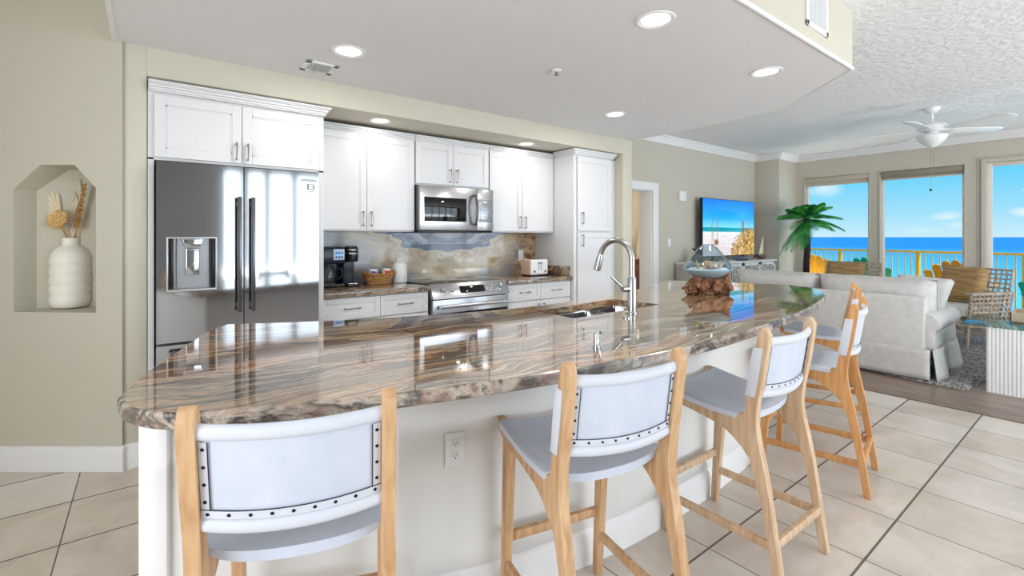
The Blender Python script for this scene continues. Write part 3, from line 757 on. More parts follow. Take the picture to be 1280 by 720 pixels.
def upper(name, x0, x1, z0, z1, label, split, hz, zc=2.245, ends=(False, False)):
    t = thing(name, label, 'cabinet', ((x0+x1)/2, 4.05, z0), group=None)
    b = MB(); b.box(x0+.001, x1-.001, 3.9, BY-.002, z0, zc-.03, .001); obj('body', b, M['cab'], t, True)
    door(t, x0+.005, split, z0+.012, z1, 3.88, split-.035, hz); door(t, split, x1-.005, z0+.012, z1, 3.88, split+.035, hz)
    b = MB(); crown_cab(b, x0+.001, x1-.001, 3.89, BY-.004, zc, ends[0], ends[1], .025); obj('crown', b, M['cab'], t, True)
    return t
upper('wall_cabinet', 1.0, 1.895, 1.375, 2.19, 'white two-door wall cabinet between refrigerator and microwave', 1.455, 1.48)
upper('wall_cabinet', 1.897, 2.70, 1.80, 2.19, 'short white two-door wall cabinet above the microwave', 2.29, 1.90)
upper('wall_cabinet', 2.702, 3.572, 1.375, 2.19, 'white two-door wall cabinet between microwave and pantry', 3.125, 1.48)

# pantry
t = thing('pantry_cabinet', 'tall white pantry cabinet at the right end of the kitchen wall', 'cabinet', (3.87, 3.88, 0))
b = MB(); b.box(3.575, 4.18, 3.57, BY-.002, .0, 2.21, .002); b.box(4.18, 4.288, 3.62, BY-.002, 0, 2.21)
obj('body', b, M['cab'], t, True)
door(t, 3.61, 4.15, 1.392, 2.185, 3.55, 3.675, 1.53); door(t, 3.61, 4.15, .12, 1.38, 3.55, 3.675, 1.29)
b = MB(); crown_cab(b, 3.575, 4.18, 3.555, 3.86, 2.262, True, True, .035); obj('crown', b, M['cab'], t, True)

def basecab(x0, x1, split, label):
    t = thing('base_cabinet', label, 'cabinet', ((x0+x1)/2, 3.92, 0))
    b = MB(); b.box(x0+.001, x1-.001, 3.63, BY-.002, .1, .872); b.box(x0+.001, x1-.001, 3.68, BY-.002, 0, .1); obj('body', b, M['cab'], t, True)
    for a, c in ((x0+.01, split), (split, x1-.01)):
        door(t, a, c, .70, .865, 3.61, (a+c)/2, .785, .13, False, 'drawer', .04)
        hx = c-.035 if a < split-.01 and c == split else a+.035
        door(t, a, c, .115, .695, 3.61, hx, .60)
basecab(1.0, 1.895, 1.465, 'white base cabinet with two drawers between refrigerator and range')
basecab(2.715, 3.572, 3.145, 'white base cabinet with two drawers between range and pantry')
# back counters
def counter(x0, x1, label):
    b = MB(); b.box(x0, x1, 3.585, BY-.022, .874, .914, .006, 3)
    return solo('countertop', b, M['granite2'], label, 'countertop', ((x0+x1)/2, 3.9, .874))
counter(1.0, 1.893, 'polished granite countertop under the coffee maker'); counter(2.717, 3.572, 'polished granite countertop under the toaster')
b = MB(); b.box(1.0, 3.573, BY-.02, BY-.001, .85, 1.374)
o = solo('backsplash', b, M['splash'], 'bookmatched marble backsplash in cream, brown and blue-grey behind the range', 'backsplash', (2.3, 4.21, .914))
o.data.transform(Matrix.Translation(o.location)); o.location = (0, 0, 0)
b = MB(); b.box(3.552, 3.572, 3.62, BY-.022, .9145, 1.015, .002); solo('side_splash', b, M['granite2'], 'low brown granite splash strip against the pantry side', 'backsplash', (3.56, 3.9, .9145))
b = MB(); b.box(1.0, 1.015, 3.62, BY-.022, .9145, 1.015, .002); solo('side_splash', b, mat('pale_stone', (196, 192, 180), .2), 'low pale stone splash strip beside the refrigerator panel', 'backsplash', (1.007, 3.9, .9145))

# ================================================================== REFRIGERATOR
t = thing('refrigerator', 'stainless steel french-door refrigerator with water dispenser', 'refrigerator', (.49, 3.8, 0))
fx0, fx1, fm = .040, .945, .488
FY = 3.43
b = MB(); b.box(fx0+.005, fx1-.005, FY+.06, BY-.02, .03, 1.765, .004); obj('body', b, M['steeld'], t, True)
dx0, dx1, dz0, dz1 = .095, .335, 1.012, 1.322
def bowed(b, x0, x1, z0, z1, hole=None):
    # door slab; gentle outward bow across its width
    def yb(x): u = (x-x0)/(x1-x0)*2-1; return FY - .0022*(1-u*u) + .001*0
    nx = 20
    xs = [x0+(x1-x0)*i/nx for i in range(nx+1)]
    if hole: xs = sorted(set([round(x, 5) for x in xs] + [hole[0], hole[1]]))
    zs = [z0, z1] if not hole else [z0, hole[2], hole[3], z1]
    V = {}
    def g(x, z, k):
        kk = (round(x, 5), round(z, 5), k)
        if kk not in V: V[kk] = b.bm.verts.new((x, yb(x) if k == 0 else FY+.055, z))
        return V[kk]
    for i in range(len(xs)-1):
        for j in range(len(zs)-1):
            if hole and xs[i] >= hole[0]-1e-5 and xs[i+1] <= hole[1]+1e-5 and abs(zs[j]-hole[2]) < 1e-5: continue
            for k in (0, 1):
                b.bm.faces.new([g(xs[i], zs[j], k), g(xs[i+1], zs[j], k), g(xs[i+1], zs[j+1], k), g(xs[i], zs[j+1], k)])
    for i in range(len(xs)-1):
        for z in (z0, z1): b.bm.faces.new([g(xs[i], z, 0), g(xs[i+1], z, 0), g(xs[i+1], z, 1), g(xs[i], z, 1)])
    for x in (x0, x1):
        for j in range(len(zs)-1): b.bm.faces.new([g(x, zs[j], 0), g(x, zs[j+1], 0), g(x, zs[j+1], 1), g(x, zs[j], 1)])
b = MB(); bowed(b, fx0, fm-.003, .705, 1.772, (dx0, dx1, dz0, dz1)); dl = obj('door', b, M['steel'], t, True, smooth=30)
b = MB(); bowed(b, fm+.003, fx1, .705, 1.772); dr = obj('door', b, M['steel'], t, True, smooth=30)
for k, (a, c) in enumerate(((.40, .69), (.05, .39))):
    b = MB(); bowed(b, fx0, fx1, a, c); d_ = obj('drawer', b, M['steel'], t, True, smooth=30)
    b = MB(); b.box(.1, .88, FY-.055, FY-.035, c-.06, c-.03, .006); b.box(.12, .14, FY-.04, FY, c-.055, c-.035); b.box(.84, .86, FY-.04, FY, c-.055, c-.035); obj('handle', b, M['steeld'], d_, True)
for xh, d_ in ((fm-.031, dl), (fm+.045, dr)):
    b = MB(); b.box(xh-.012, xh+.012, FY-.062, FY-.045, .86, 1.58, .004)
    for z in (.9, 1.54): b.box(xh-.008, xh+.008, FY-.05, FY-.002, z-.012, z+.012, .002)
    obj('handle', b, M['steeld'], d_, True)
# dispenser
b = MB()
b.box(dx0, dx1, FY+.05, FY+.054, dz0, dz1); b.box(dx0-.006, dx0+.002, FY-.012, FY+.05, dz0-.006, dz1+.006, .002); b.box(dx1-.002, dx1+.006, FY-.012, FY+.05, dz0-.006, dz1+.006, .002)
b.box(dx0, dx1, FY-.012, FY+.05, dz0-.006, dz0+.004, .002); b.box(dx0, dx1, FY-.012, FY+.05, dz1-.002, dz1+.006, .002)
disp = obj('dispenser', b, mat('dispenser_frame', (205, 205, 208), .35, .5), t, True)
b = MB(); b.prism([(dx0+.045, dz0+.012), (dx1-.032, dz0+.012), (dx1-.032, dz1-.002), (dx0+.045, dz1-.002)], 'y', FY+.03, FY+.05); obj('panel', b, mat('dispenser_panel', (170, 172, 176), .35, .6), disp, True)
b = MB(); b.box(dx0+.004, dx0+.028, FY+.0, FY+.048, dz0+.01, dz1-.003, .002); b.box(dx1-.028, dx1-.004, FY+.0, FY+.048, dz0+.01, dz1-.003, .002); obj('recess_side', b, M['black'], disp, True)
b = MB(); b.prism([(.165, dz1-.003), (.27, dz1-.003), (.256, dz1-.05), (.18, dz1-.05)], 'y', FY-.004, FY+.045, bev=.003); obj('nozzle_housing', b, M['chrome'], disp, True)
b = MB(); b.box(.182, .252, FY+.012, FY+.026, dz0+.085, dz1-.06, .006, 3); obj('paddle', b, M['chrome'], disp, True)
# brand lettering and sticker
def lettering(name, txt, size, x, y, z, m, parent):
    me = text_mesh(txt, size); me.transform(Matrix.Translation((x, y, z)) @ Matrix.Rotation(R(90), 4, 'X')); me.transform(wmat(parent).inverted())
    me.materials.clear(); me.materials.append(m)
    o = bpy.data.objects.new(name, me); C.objects.link(o); o.parent = parent; return o
lettering('brand_lettering', 'SAMSUNG', .024, .882, FY-.0055, 1.709, M['stickerg'], dr)
b = MB(); b.box(.868, .914, FY-.0062, FY-.004, 1.655, 1.692); stk = obj('sticker', b, M['stickerg'], dr, True)
b = MB(); b.box(.877, .905, FY-.0066, FY-.0061, 1.660, 1.687); obj('sticker_centre', b, M['sticker'], dr, True)
lettering('sticker_number', '10', .024, .891, FY-.0068, 1.665, M['stickerg'], dr)
for k in range(2):
    b = MB(); b.box(.870, .912-.008*k, FY-.006, FY-.0045, 1.640-k*.009, 1.644-k*.009); obj('sticker_line', b, M['stickerg'], dr, True)

# ================================================================== RANGE
t = thing('range', 'stainless slide-in electric range with four knobs', 'range', (2.3, 3.9, 0))
rx0, rx1 = 1.9, 2.71
b = MB(); b.box(rx0+.004, rx1-.004, 3.62, BY-.03, .03, .905, .002); obj('body', b, M['steeld'], t, True)
b = MB(); b.box(rx0, rx1, 3.66, BY-.025, .905, .920, .003); ck = obj('cooktop', b, M['blackglass'], t, True)
for (cx, cy, r_) in ((2.08, 3.8, .09), (2.53, 3.8, .075), (2.08, 4.05, .07), (2.53, 4.05, .09)):
    b = MB(); b.lathe([(r_-.004, 0), (r_, 0), (r_, .0006), (r_-.004, .0006)], (cx, cy, .9201), 32); obj('burner_ring', b, M['grille'], ck, True)
b = MB(); b.prism([(3.545, .80), (3.62, .80), (3.66, .924), (3.615, .924)], 'x', rx0, rx1, bev=.004); pn = obj('control_panel', b, M['steelb'], t, True)
# panel normal in yz
nv = Vector((0, -.124, .07)).normalized(); 
def onpanel(x, s_): # s_ 0..1 up the slope
    return Vector((x, 3.545+.07*s_, .80+.124*s_))
for xk in (2.0, 2.09, 2.51, 2.61):
    c_ = onpanel(xk, .5); q = nv.to_track_quat('Z', 'Y').to_matrix().to_4x4()
    b = MB(); b.lathe([(0, 0), (.026, 0), (.026, .006), (.021, .008), (.019, .028), (.016, .031), (0, .031)], n=24); b.box(-.003, .003, -.019, .019, .028, .034, .001); b.xf(Matrix.Translation(c_) @ q); obj('knob', b, M['chrome'], pn, True)
b = MB(); b.box(-.13, .13, -.034, .034, 0, .003, .001); q = Matrix(((1, 0, 0, 0), (0, .49, nv.y, 0), (0, .871, nv.z, 0), (0, 0, 0, 1))); b.xf(Matrix.Translation(onpanel(2.31, .52)) @ q); obj('display', b, M['blackglass'], pn, True)
b = MB(); b.box(rx0+.006, rx1-.006, 3.565, 3.615, .2, .79, .004); dd = obj('oven_door', b, M['steelb'], t, True)
b = MB(); b.box(rx0+.02, rx1-.02, 3.561, 3.566, .26, .675, .002); obj('oven_window', b, M['blackglass'], dd, True)
b = MB(); b.tube([(rx0+.05, 3.515, .735), (rx1-.05, 3.515, .735)], .016, 14); b.box(rx0+.07, rx0+.09, 3.515, 3.567, .725, .745); b.box(rx1-.09, rx1-.07, 3.515, 3.567, .725, .745); obj('handle', b, M['steelb'], dd, True)
b = MB(); b.box(rx0+.006, rx1-.006, 3.57, 3.615, .05, .19, .004); obj('drawer', b, M['steelb'], t, True)

# ================================================================== MICROWAVE
t = thing('microwave', 'stainless over-the-range microwave with black glass door', 'microwave', (2.3, 4.0, 1.375))
mx0, mx1, mz0, mz1, MY = 1.90, 2.697, 1.385, 1.792, 3.80
b = MB(); b.box(mx0, mx1, MY+.03, BY-.025, mz0, mz1-.002, .004); obj('body', b, M['steeld'], t, True)
b = MB(); b.box(mx0, mx1, MY+.02, BY-.05, mz0-.016, mz0, .003); obj('bottom_vent', b, M['black'], t, True)
xs_ = 2.50
b = MB(); b.box(mx0+.002, xs_+.01, MY, MY+.03, mz0+.005, mz1-.004, .004); dd = obj('door', b, M['steelb'], t, True)
b = MB(); b.box(mx0+.045, xs_-.115, MY-.002, MY+.001, mz0+.085, mz1-.105, .001); obj('door_window', b, M['blackglass'], dd, True)
b = MB(); pts = [(xs_-.03, MY-.03 - .03*math.sin(PI*k/10), mz0+.05+(mz1-mz0-.11)*k/10) for k in range(11)]; b.tube(pts, .013, 12)
for z in (mz0+.06, mz1-.07): b.box(xs_-.04, xs_-.02, MY-.035, MY+.001, z-.01, z+.01)
obj('handle', b, M['steeld'], dd, True)
b = MB(); b.box(xs_+.012, mx1-.002, MY+.002, MY+.03, mz0+.005, mz1-.004, .003); pn = obj('side_panel', b, M['steelb'], t, True)
b = MB(); b.box(xs_+.02, mx1-.012, MY-.0, MY+.003, mz0+.085, mz1-.1, .001); cp = obj('control_pad', b, mat('pad_grey', (150, 152, 156), .25, .6), pn, True)
b = MB(); b.box(xs_+.07, xs_+.12, MY-.001, MY+.001, mz1-.135, mz1-.12); obj('clock_display', b, M['white'], cp, True)
for r_ in range(4):
    for c2 in range(3):
        b = MB(); b.box(xs_+.04+c2*.045, xs_+.056+c2*.045, MY-.001, MY+.001, mz0+.105+r_*.03, mz0+.113+r_*.03); obj('button', b, M['stickerg'], cp, True)

# outlet on backsplash
def outlet(name, label, loc, rz, parent=None, sockets=True, cat='outlet'):
    if parent is None: t = thing(name, label, cat, loc, rz)
    else:
        t = bpy.data.objects.new(name, None); C.objects.link(t); t.parent = parent; t.location = loc; t.rotation_euler = (0, 0, rz)
    b = MB(); b.box(-.037, .037, -.006, -.0005, -.06, .06, .003); pl = obj('plate', b, M['white'], t)
    if sockets:
        for z in (-.022, .022):
            b = MB(); b.box(-.016, .016, -.008, -.005, z-.014, z+.014, .003); s1 = obj('socket', b, M['trim'], t)
            if True:
                b = MB(); 
                for x in (-.006, .006): b.box(x-.001, x+.001, -.0086, -.0078, z-.003, z+.006)
                b.box(-.002, .002, -.0086, -.0078, z-.01, z-.006); obj('slots', b, M['dark'], s1)
    else:
        b = MB(); b.box(-.008, .008, -.016, -.005, -.014, .014, .003); obj('toggle', b, M['trim'], t)
    return t
outlet('wall_outlet', 'white outlet plate on the backsplash beside the toaster', (3.36, BY-.0205, 1.12), 0)
outlet('light_switch', 'white light switch plate on the wall left of the television', (6.22, TY, 1.24), 0, None, False, 'switch')
b = MB(); b.box(6.43, 6.60, TY-.05, TY-.0005, 1.88, 2.03, .006, 3); b.box(6.45, 6.58, TY-.053, TY-.048, 1.9, 2.01, .004)
solo('door_chime', b, M['white'], 'white box-shaped chime high on the wall right of the doorway', 'door chime', (6.51, TY, 1.88))

# ================================================================== COUNTER ITEMS
Z0 = .9145
# coffee maker
t = thing('coffee_maker', 'black dual coffee maker with glass carafe by the refrigerator panel', 'coffee maker', (1.25, 4.0, Z0))
b = MB(); b.box(1.06, 1.30, 3.95, 4.15, Z0, Z0+.03, .01); b.box(1.31, 1.41, 3.93, 4.12, Z0, Z0+.022, .008); obj('base', b, M['black'], t, True)
b = MB(); b.box(1.06, 1.30, 4.08, 4.17, Z0+.03, Z0+.30, .012); b.box(1.30, 1.40, 4.02, 4.15, Z0+.02, Z0+.31, .01); obj('column', b, M['blue'], t, True)
b = MB(); b.box(1.05, 1.30, 3.93, 4.17, Z0+.19, Z0+.33, .025, 3); hd = obj('brew_head', b, M['blue'], t, True)
b = MB(); b.lathe([(0, 0), (.055, 0), (.06, .02), (.06, .11), (.05, .13), (0, .135)], (1.37, 4.02, Z0+.205), 28); obj('pod_head', b, M['black'], t, True)
b = MB(); b.lathe([(.0602, 0), (.0612, .002), (.0612, .008), (.0602, .01)], (1.37, 4.02, Z0+.27), 28); b.lathe([(.0602, 0), (.0612, .002), (.0612, .008), (.0602, .01)], (1.37, 4.02, Z0+.30), 28); obj('pod_head_ring', b, M['chrome'], t, True)
b = MB(); b.box(1.195, 1.285, 3.922, 3.932, Z0+.225, Z0+.315, .008, 3); cp = obj('control_panel', b, M['grille'], hd, True)
b = MB(); b.box(1.205, 1.275, 3.919, 3.923, Z0+.235, Z0+.305, .006); obj('screen', b, M['screen'], cp, True)
for k in range(6):
    b = MB(); b.lathe([(0, 0), (.008, 0), (.008, .003), (0, .003)], n=12); b.xf(Matrix.Translation((1.218+(k % 3)*.022, 3.9195, Z0+.25+(k//3)*.034)) @ Matrix.Rotation(R(90), 4, 'X')); obj('button', b, M['blue'], cp, True)
b = MB(); b.lathe([(0, .002), (.062, .002), (.07, .03), (.072, .07), (.06, .11), (.048, .13), (.048, .135), (.046, .13), (.058, .108), (.07, .07), (.068, .03), (.06, .006), (0, .006)], (1.165, 4.0, Z0+.03), 32); cf = obj('carafe', b, M['bowl'], t, True)
b = MB(); b.lathe([(0, .135), (.05, .135), (.05, .148), (0, .152)], (1.165, 4.0, Z0+.03), 28); obj('carafe_lid', b, M['black'], cf, True)
b = MB(); b.tube([(1.23, 3.97, Z0+.155), (1.265, 3.95, Z0+.15), (1.27, 3.947, Z0+.10), (1.24, 3.965, Z0+.06)], .009, 10); obj('carafe_handle', b, M['black'], cf, True)
b = MB(); b.lathe([(0, .03), (.075, .03), (.078, .036), (0, .036)], (1.165, 4.0, Z0), 32); b.box(1.32, 1.40, 3.94, 4.02, Z0+.022, Z0+.028, .002); obj('warming_plate', b, M['chrome'], t, True)

# basket with two mugs
t = thing('wicker_basket', 'oval tan wicker basket holding two mugs', 'basket', (1.62, 4.04, Z0))
b = MB()
def bask(a, z): return 1
rows = 6
for k in range(rows):
    rr_ = .085 + .035*(k/(rows-1)); zk = .008 + k*.014
    pts = []
    for j in range(48):
        a = 2*PI*j/48; lift = (.022*abs(math.cos(a))**2)*(k/(rows-1))
        wob = .003*math.sin(a*12 + (k % 2)*PI)
        pts.append((1.62+(rr_+wob)*1.18*math.cos(a), 4.04+(rr_+wob)*.8*math.sin(a), Z0+zk+lift))
    b.tube(pts, .0082, 6, closed=True)
obj('weave', b, M['wicker2'], t, True)
b = MB(); b.lathe([(0, 0), (.088, 0), (.088, .01), (0, .01)], (1.62, 4.04, Z0), 32, sx=1.18, sy=.8); obj('bottom', b, M['wicker2'], t, True)
b = MB(); pts = [(1.62+.122*1.18*math.cos(2*PI*j/48), 4.04+.122*.8*math.sin(2*PI*j/48), Z0+.085+.024*abs(math.cos(2*PI*j/48))**2) for j in range(48)]; b.tube(pts, .009, 8, closed=True); obj('rim', b, M['wicker2'], t, True)
def mug(x, y, label, m1, ang):
    t = thing('mug', label, 'mug', (x, y, Z0+.0105))
    b = MB(); b.lathe([(0, 0), (.036, 0), (.039, .006), (.040, .12), (.037, .12), (.035, .01), (0, .008)], n=32); obj('cup', b, M['white'], t)
    b = MB(); b.tube([(.039*math.cos(ang), .039*math.sin(ang), .095), (.066*math.cos(ang), .066*math.sin(ang), .09), (.07*math.cos(ang), .07*math.sin(ang), .05), (.04*math.cos(ang), .04*math.sin(ang), .028)], .0055, 8); obj('handle', b, M['white'], t)
    b = MB(); b.grid(lambda u, v: (.0405*math.cos(-2.6+u*1.7), .0405*math.sin(-2.6+u*1.7), .03+.075*v), 14, 2)
    obj('picture', b, m1, t, label='coloured picture printed on the mug')
mug(1.575, 4.05, 'white mug with a blue picture, left in the wicker basket', mat('mug_blue', (90, 84, 176), .3, vary=((235, 235, 240), (30, 30, 30), .5, .6)), R(100))
mug(1.70, 4.05, 'white mug with a red picture, right in the wicker basket', mat('mug_red', (220, 70, 34), .3, vary=((245, 240, 236), (40, 40, 30), .5, .56)), R(60))
# canister
t = thing('canister', 'white lidded ceramic canister beside the wicker basket', 'canister', (1.83, 4.06, Z0))
b = MB(); b.lathe([(0, 0), (.062, 0), (.067, .006), (.067, .13), (.064, .14), (.06, .142)], n=36); obj('jar', b, M['white'], t)
b = MB(); b.lathe([(.0, .142), (.066, .142), (.066, .150), (.055, .172), (.03, .188), (0, .192)], n=36); ld = obj('lid', b, M['white'], t)
b = MB(); b.tube([(-.022, 0, .186), (-.018, 0, .205), (0, 0, .216), (.018, 0, .205), (.022, 0, .186)], .006, 8); obj('knob', b, M['white'], ld)
# toaster
t = thing('toaster', 'white two-slot toaster with pinkish side on the right counter', 'toaster', (3.33, 3.90, Z0))
x0, x1, y0, y1 = 3.17, 3.42, 3.80, 3.97
b = MB(); b.box(x0+.012, x1, y0, y1, Z0+.012, Z0+.175, .02, 4); obj('body', b, M['white'], t, True)
b = MB(); b.box(x0, x0+.014, y0+.006, y1-.006, Z0+.014, Z0+.172, .006, 3); obj('side_panel', b, M['pink'], t, True)
b = MB(); b.box(x0+.01, x1-.005, y0+.008, y1-.008, Z0, Z0+.014, .003); obj('base', b, M['black'], t, True)
for k in (.045, .105):
    b = MB(); b.box(x0+.04, x1-.03, y0+k, y0+k+.026, Z0+.174, Z0+.1762); obj('slot', b, M['dark'], t, True)
for k in (0, 1):
    xx = 3.285+k*.03
    b = MB(); b.box(xx-.003, xx+.003, y0-.002, y0+.002, Z0+.06, Z0+.15); obj('lever_track', b, M['stickerg'], t, True)
    b = MB(); b.box(xx-.01, xx+.01, y0-.014, y0, Z0+.132, Z0+.142, .003); obj('lever', b, M['stickerg'], t, True)
for k in (0, 1):
    b = MB(); b.lathe([(0, 0), (.012, 0), (.01, .012), (0, .013)], n=16); b.xf(Matrix.Translation((3.225+k*.15, y0+.001, Z0+.05)) @ Matrix.Rotation(R(90), 4, 'X')); obj('dial', b, M['stickerg'], t, True)

# ================================================================== ISLAND
near = [(-.062, 1.60), (-.034, 1.475), (.045, 1.372), (.18, 1.307), (.45, 1.20), (.90, 1.092), (1.349, 1.03), (1.70, 1.012), (2.256, 1.038), (3.008, 1.122), (3.63, 1.257), (4.044, 1.391), (4.30, 1.57), (4.40, 1.78)]
right = [(4.28, 2.03), (3.96, 2.70)]
far = [(3.285, 2.44), (2.678, 2.279), (2.2, 2.20), (1.677, 2.18), (1.15, 2.28), (.68, 2.437), (.30, 2.62)]
left = [(.20, 2.45), (.09, 2.13), (-.01, 1.82)]
A = spline([(x, y, 0) for x, y in near], 8); Bv = spline([(4.40, 1.78, 0), (4.28, 2.03, 0), (3.96, 2.70, 0)], 6)[1:]
Cc = spline([(3.96, 2.70, 0)] + [(x, y, 0) for x, y in far], 8)[1:]; Dd = spline([(.30, 2.62, 0)] + [(x, y, 0) for x, y in left] + [(-.062, 1.60, 0)], 6)[1:-1]
outl = A + Bv + Cc + Dd
sink = [(1.725, 1.72), (2.50, 1.752), (2.47, 2.095), (1.715, 2.02)]
def rounded(poly, r=.03, n=4):
    out = []; k = len(poly)
    for i in range(k):
        p0, p1, p2 = Vector(poly[i-1]), Vector(poly[i]), Vector(poly[(i+1) % k])
        a = p1 + (p0-p1).normalized()*r; c = p1 + (p2-p1).normalized()*r
        for j in range(n+1):
            t_ = j/n; out.append(a*(1-t_)**2 + p1*2*t_*(1-t_) + c*t_*t_)
    return out
sk = rounded(sink, .025)
bm = bmesh.new()
def loop(pts, z):
    vs = [bm.verts.new((p[0], p[1], z)) for p in pts]; es = [bm.edges.new((vs[i], vs[(i+1) % len(vs)])) for i in range(len(vs))]; return vs, es
def inset(pts, d):
    k = len(pts); out = []
    for i in range(k):
        a, c = Vector(pts[i-1][:2]), Vector(pts[(i+1) % k][:2]); tt = (c-a).normalized(); out.append(Vector(pts[i][:2]) + Vector((-tt.y, tt.x))*d)
    return out
prof = [(.004, .874), (0, .878), (0, .905), (.0035, .9115), (.009, .914)]
loops = [loop(inset(outl, d), z) for d, z in prof]
hl = [loop(sk, .874), loop(sk, .914)]
for a, c in zip(loops[:-1], loops[1:]):
    k = len(a[0])
    for i in range(k):
        f = bm.faces.new((a[0][i], a[0][(i+1) % k], c[0][(i+1) % k], c[0][i])); f.material_index = 1
k = len(sk)
for i in range(k): bm.faces.new((hl[0][0][i], hl[0][0][(i+1) % k], hl[1][0][(i+1) % k], hl[1][0][i]))
bmesh.ops.triangle_fill(bm, edges=loops[-1][1]+hl[1][1], use_beauty=True); bmesh.ops.triangle_fill(bm, edges=loops[0][1]+hl[0][1], use_beauty=True)
mbx = MB(); mbx.bm.free(); mbx.bm = bm
o = solo('island_countertop', mbx, [M['granite'], M['graniteedge']], 'long crescent-shaped polished granite countertop on the white island', 'countertop', (2, 1.7, .874), smooth=14)
o.data.transform(Matrix.Translation(o.location)); o.location = (0, 0, 0)

# island base
isl = thing('kitchen_island', 'white panelled curved kitchen island base under the granite top', 'kitchen island', (1.6, 1.8, 0))
bn = [(-.002, 1.76), (.14, 1.69), (.5, 1.57), (.84, 1.47), (1.0, 1.42), (1.34, 1.358), (1.67, 1.318), (2.07, 1.313), (2.39, 1.325), (2.85, 1.375), (3.28, 1.50)]
bf = [(3.12, 2.26), (2.68, 2.17), (2.2, 2.125), (1.677, 2.105), (1.2, 2.19), (.7, 2.36), (.36, 2.50)]
o1 = spline([(x, y, 0) for x, y in bn], 8); o2 = spline([(x, y, 0) for x, y in bf], 6)
bo = o1 + o2
b = MB()
lo = [b.bm.verts.new((p.x, p.y, 0)) for p in bo]; hi = [b.bm.verts.new((p.x, p.y, .8735)) for p in bo]
inn = inset(bo, .02); lo2 = [b.bm.verts.new((p.x, p.y, 0)) for p in inn]; hi2 = [b.bm.verts.new((p.x, p.y, .8735)) for p in inn]
k = len(bo)
for i in range(k):
    j = (i+1) % k
    b.bm.faces.new((lo[i], lo[j], hi[j], hi[i])); b.bm.faces.new((lo2[j], lo2[i], hi2[i], hi2[j])); b.bm.faces.new((hi[i], hi[j], hi2[j], hi2[i])); b.bm.faces.new((lo[j], lo[i], lo2[i], lo2[j]))
obj('base_panel', b, M['cabin'], isl, True, smooth=30)
# corner post strip and baseboard along the seating side
b = MB(); out_ = inset(bo, -.014)
ii = list(range(len(o1)))
prof = [(-.001, 0.0), (-.016, 0.0), (-.016, .10), (-.012, .108), (-.012, .125), (-.004, .135), (-.001, .14)]
rows = [[b.bm.verts.new((q.x, q.y, z)) for q in [inset(bo, d)[i] for i in ii]] for d, z in prof]
for r0, r1 in zip(rows[:-1], rows[1:]):
    for i in range(len(ii)-1): b.bm.faces.new((r0[i], r0[i+1], r1[i+1], r1[i]))
obj('baseboard', b, M['trim'], isl, True)
b = MB(); b.box(0, .075, -.022, 0.004, .0, .8733, .005); b.xf(Matrix.Translation((-.012, 1.762, 0)) @ Matrix.Rotation(R(-26), 4, 'Z'))
obj('corner_post', b, M['trim'], isl, True)
# outlet on the island front
op = Vector((.868, 1.4605, .575)); outlet('power_outlet', '', (op.x-1.6, op.y-1.8, op.z), R(-16.5), isl)
for ch in [x for x in bpy.data.objects if x.parent and x.parent.name.startswith('power_outlet')]: pass

# sink
t = thing('kitchen_sink', 'double-bowl stainless undermount sink in the island', 'sink', (2.1, 1.9, .70))
b = MB()
def bowl(poly, zt, zb):
    P = rounded(poly, .03); n_ = len(P); cx = sum(p[0] for p in P)/n_; cy = sum(p[1] for p in P)/n_
    rings = []
    for (s_, z) in ((1.0, zt), (.985, zt-.01), (.965, zb+.02), (.93, zb), (0.1, zb-.004)):
        rings.append([b.bm.verts.new((cx+(p[0]-cx)*s_, cy+(p[1]-cy)*s_, z)) for p in P])
    for a, c in zip(rings[:-1], rings[1:]):
        for i in range(n_): b.bm.faces.new((a[i], a[(i+1) % n_], c[(i+1) % n_], c[i]))
    b.bm.faces.new(rings[-1])
bowl([(1.73, 1.728), (2.19, 1.746), (2.17, 2.055), (1.722, 2.012)], .873, .69)
bowl([(2.205, 1.747), (2.495, 1.758), (2.468, 2.085), (2.185, 2.057)], .873, .69)
obj('bowl', b, M['steel'], t, True)
b = MB(); b.prism([(2.188, 1.745), (2.207, 1.746), (2.187, 2.06), (2.168, 2.057)], 'z', .70, .868, bev=.003); obj('divider', b, M['steel'], t, True)
for c_ in ((1.95, 1.88), (2.33, 1.9)):
    b = MB(); b.lathe([(0, 0), (.045, 0), (.045, .003), (.03, .004), (.012, .001), (0, .001)], (c_[0], c_[1], .688), 24); obj('drain', b, M['nickel'], t, True)
# faucet
t = thing('faucet', 'tall gooseneck pull-down stainless faucet at the island sink', 'faucet', (2.085, 1.64, .9142))
b = MB(); b.lathe([(0, 0), (.031, 0), (.031, .006), (.024, .01), (.0235, .19), (.019, .2), (0, .2)], n=28); bd = obj('body', b, M['steelb'], t)
b = MB(); d_ = Vector((-.12, .98, 0)).normalized(); rad = .103
pts = [Vector((0, 0, .19)), Vector((0, 0, .25)), Vector((0, 0, .293))]
for k in range(1, 17):
    a = PI*k/16*.94; pts.append(Vector((0, 0, .293)) + d_*(rad-rad*math.cos(a)) + Vector((0, 0, rad*math.sin(a))))
b.tube(pts, .0155, 16); obj('neck', b, M['steelb'], t)
e1 = pts[-1]; dn = (pts[-1]-pts[-2]).normalized()
b = MB(); b.tube([e1-dn*.005, e1+dn*.012, e1+dn*.02, e1+dn*.09], [.0155, .018, .02, .0215], 18); obj('spray_head', b, M['steelb'], t)
b = MB(); b.tube([e1+dn*.085, e1+dn*.093], .018, 18); obj('nozzle', b, M['black'], t)
hd_ = Vector((-.9, .25, 0)).normalized()
b = MB(); b.tube([hd_*.018+Vector((0, 0, .135)), hd_*.062+Vector((0, 0, .135))], .017, 18); obj('valve', b, M['steelb'], t)
b = MB(); b.tube([hd_*.055+Vector((0, 0, .138)), hd_*.135+Vector((0, 0, .205))], .0065, 12); obj('lever', b, M['chrome'], t)
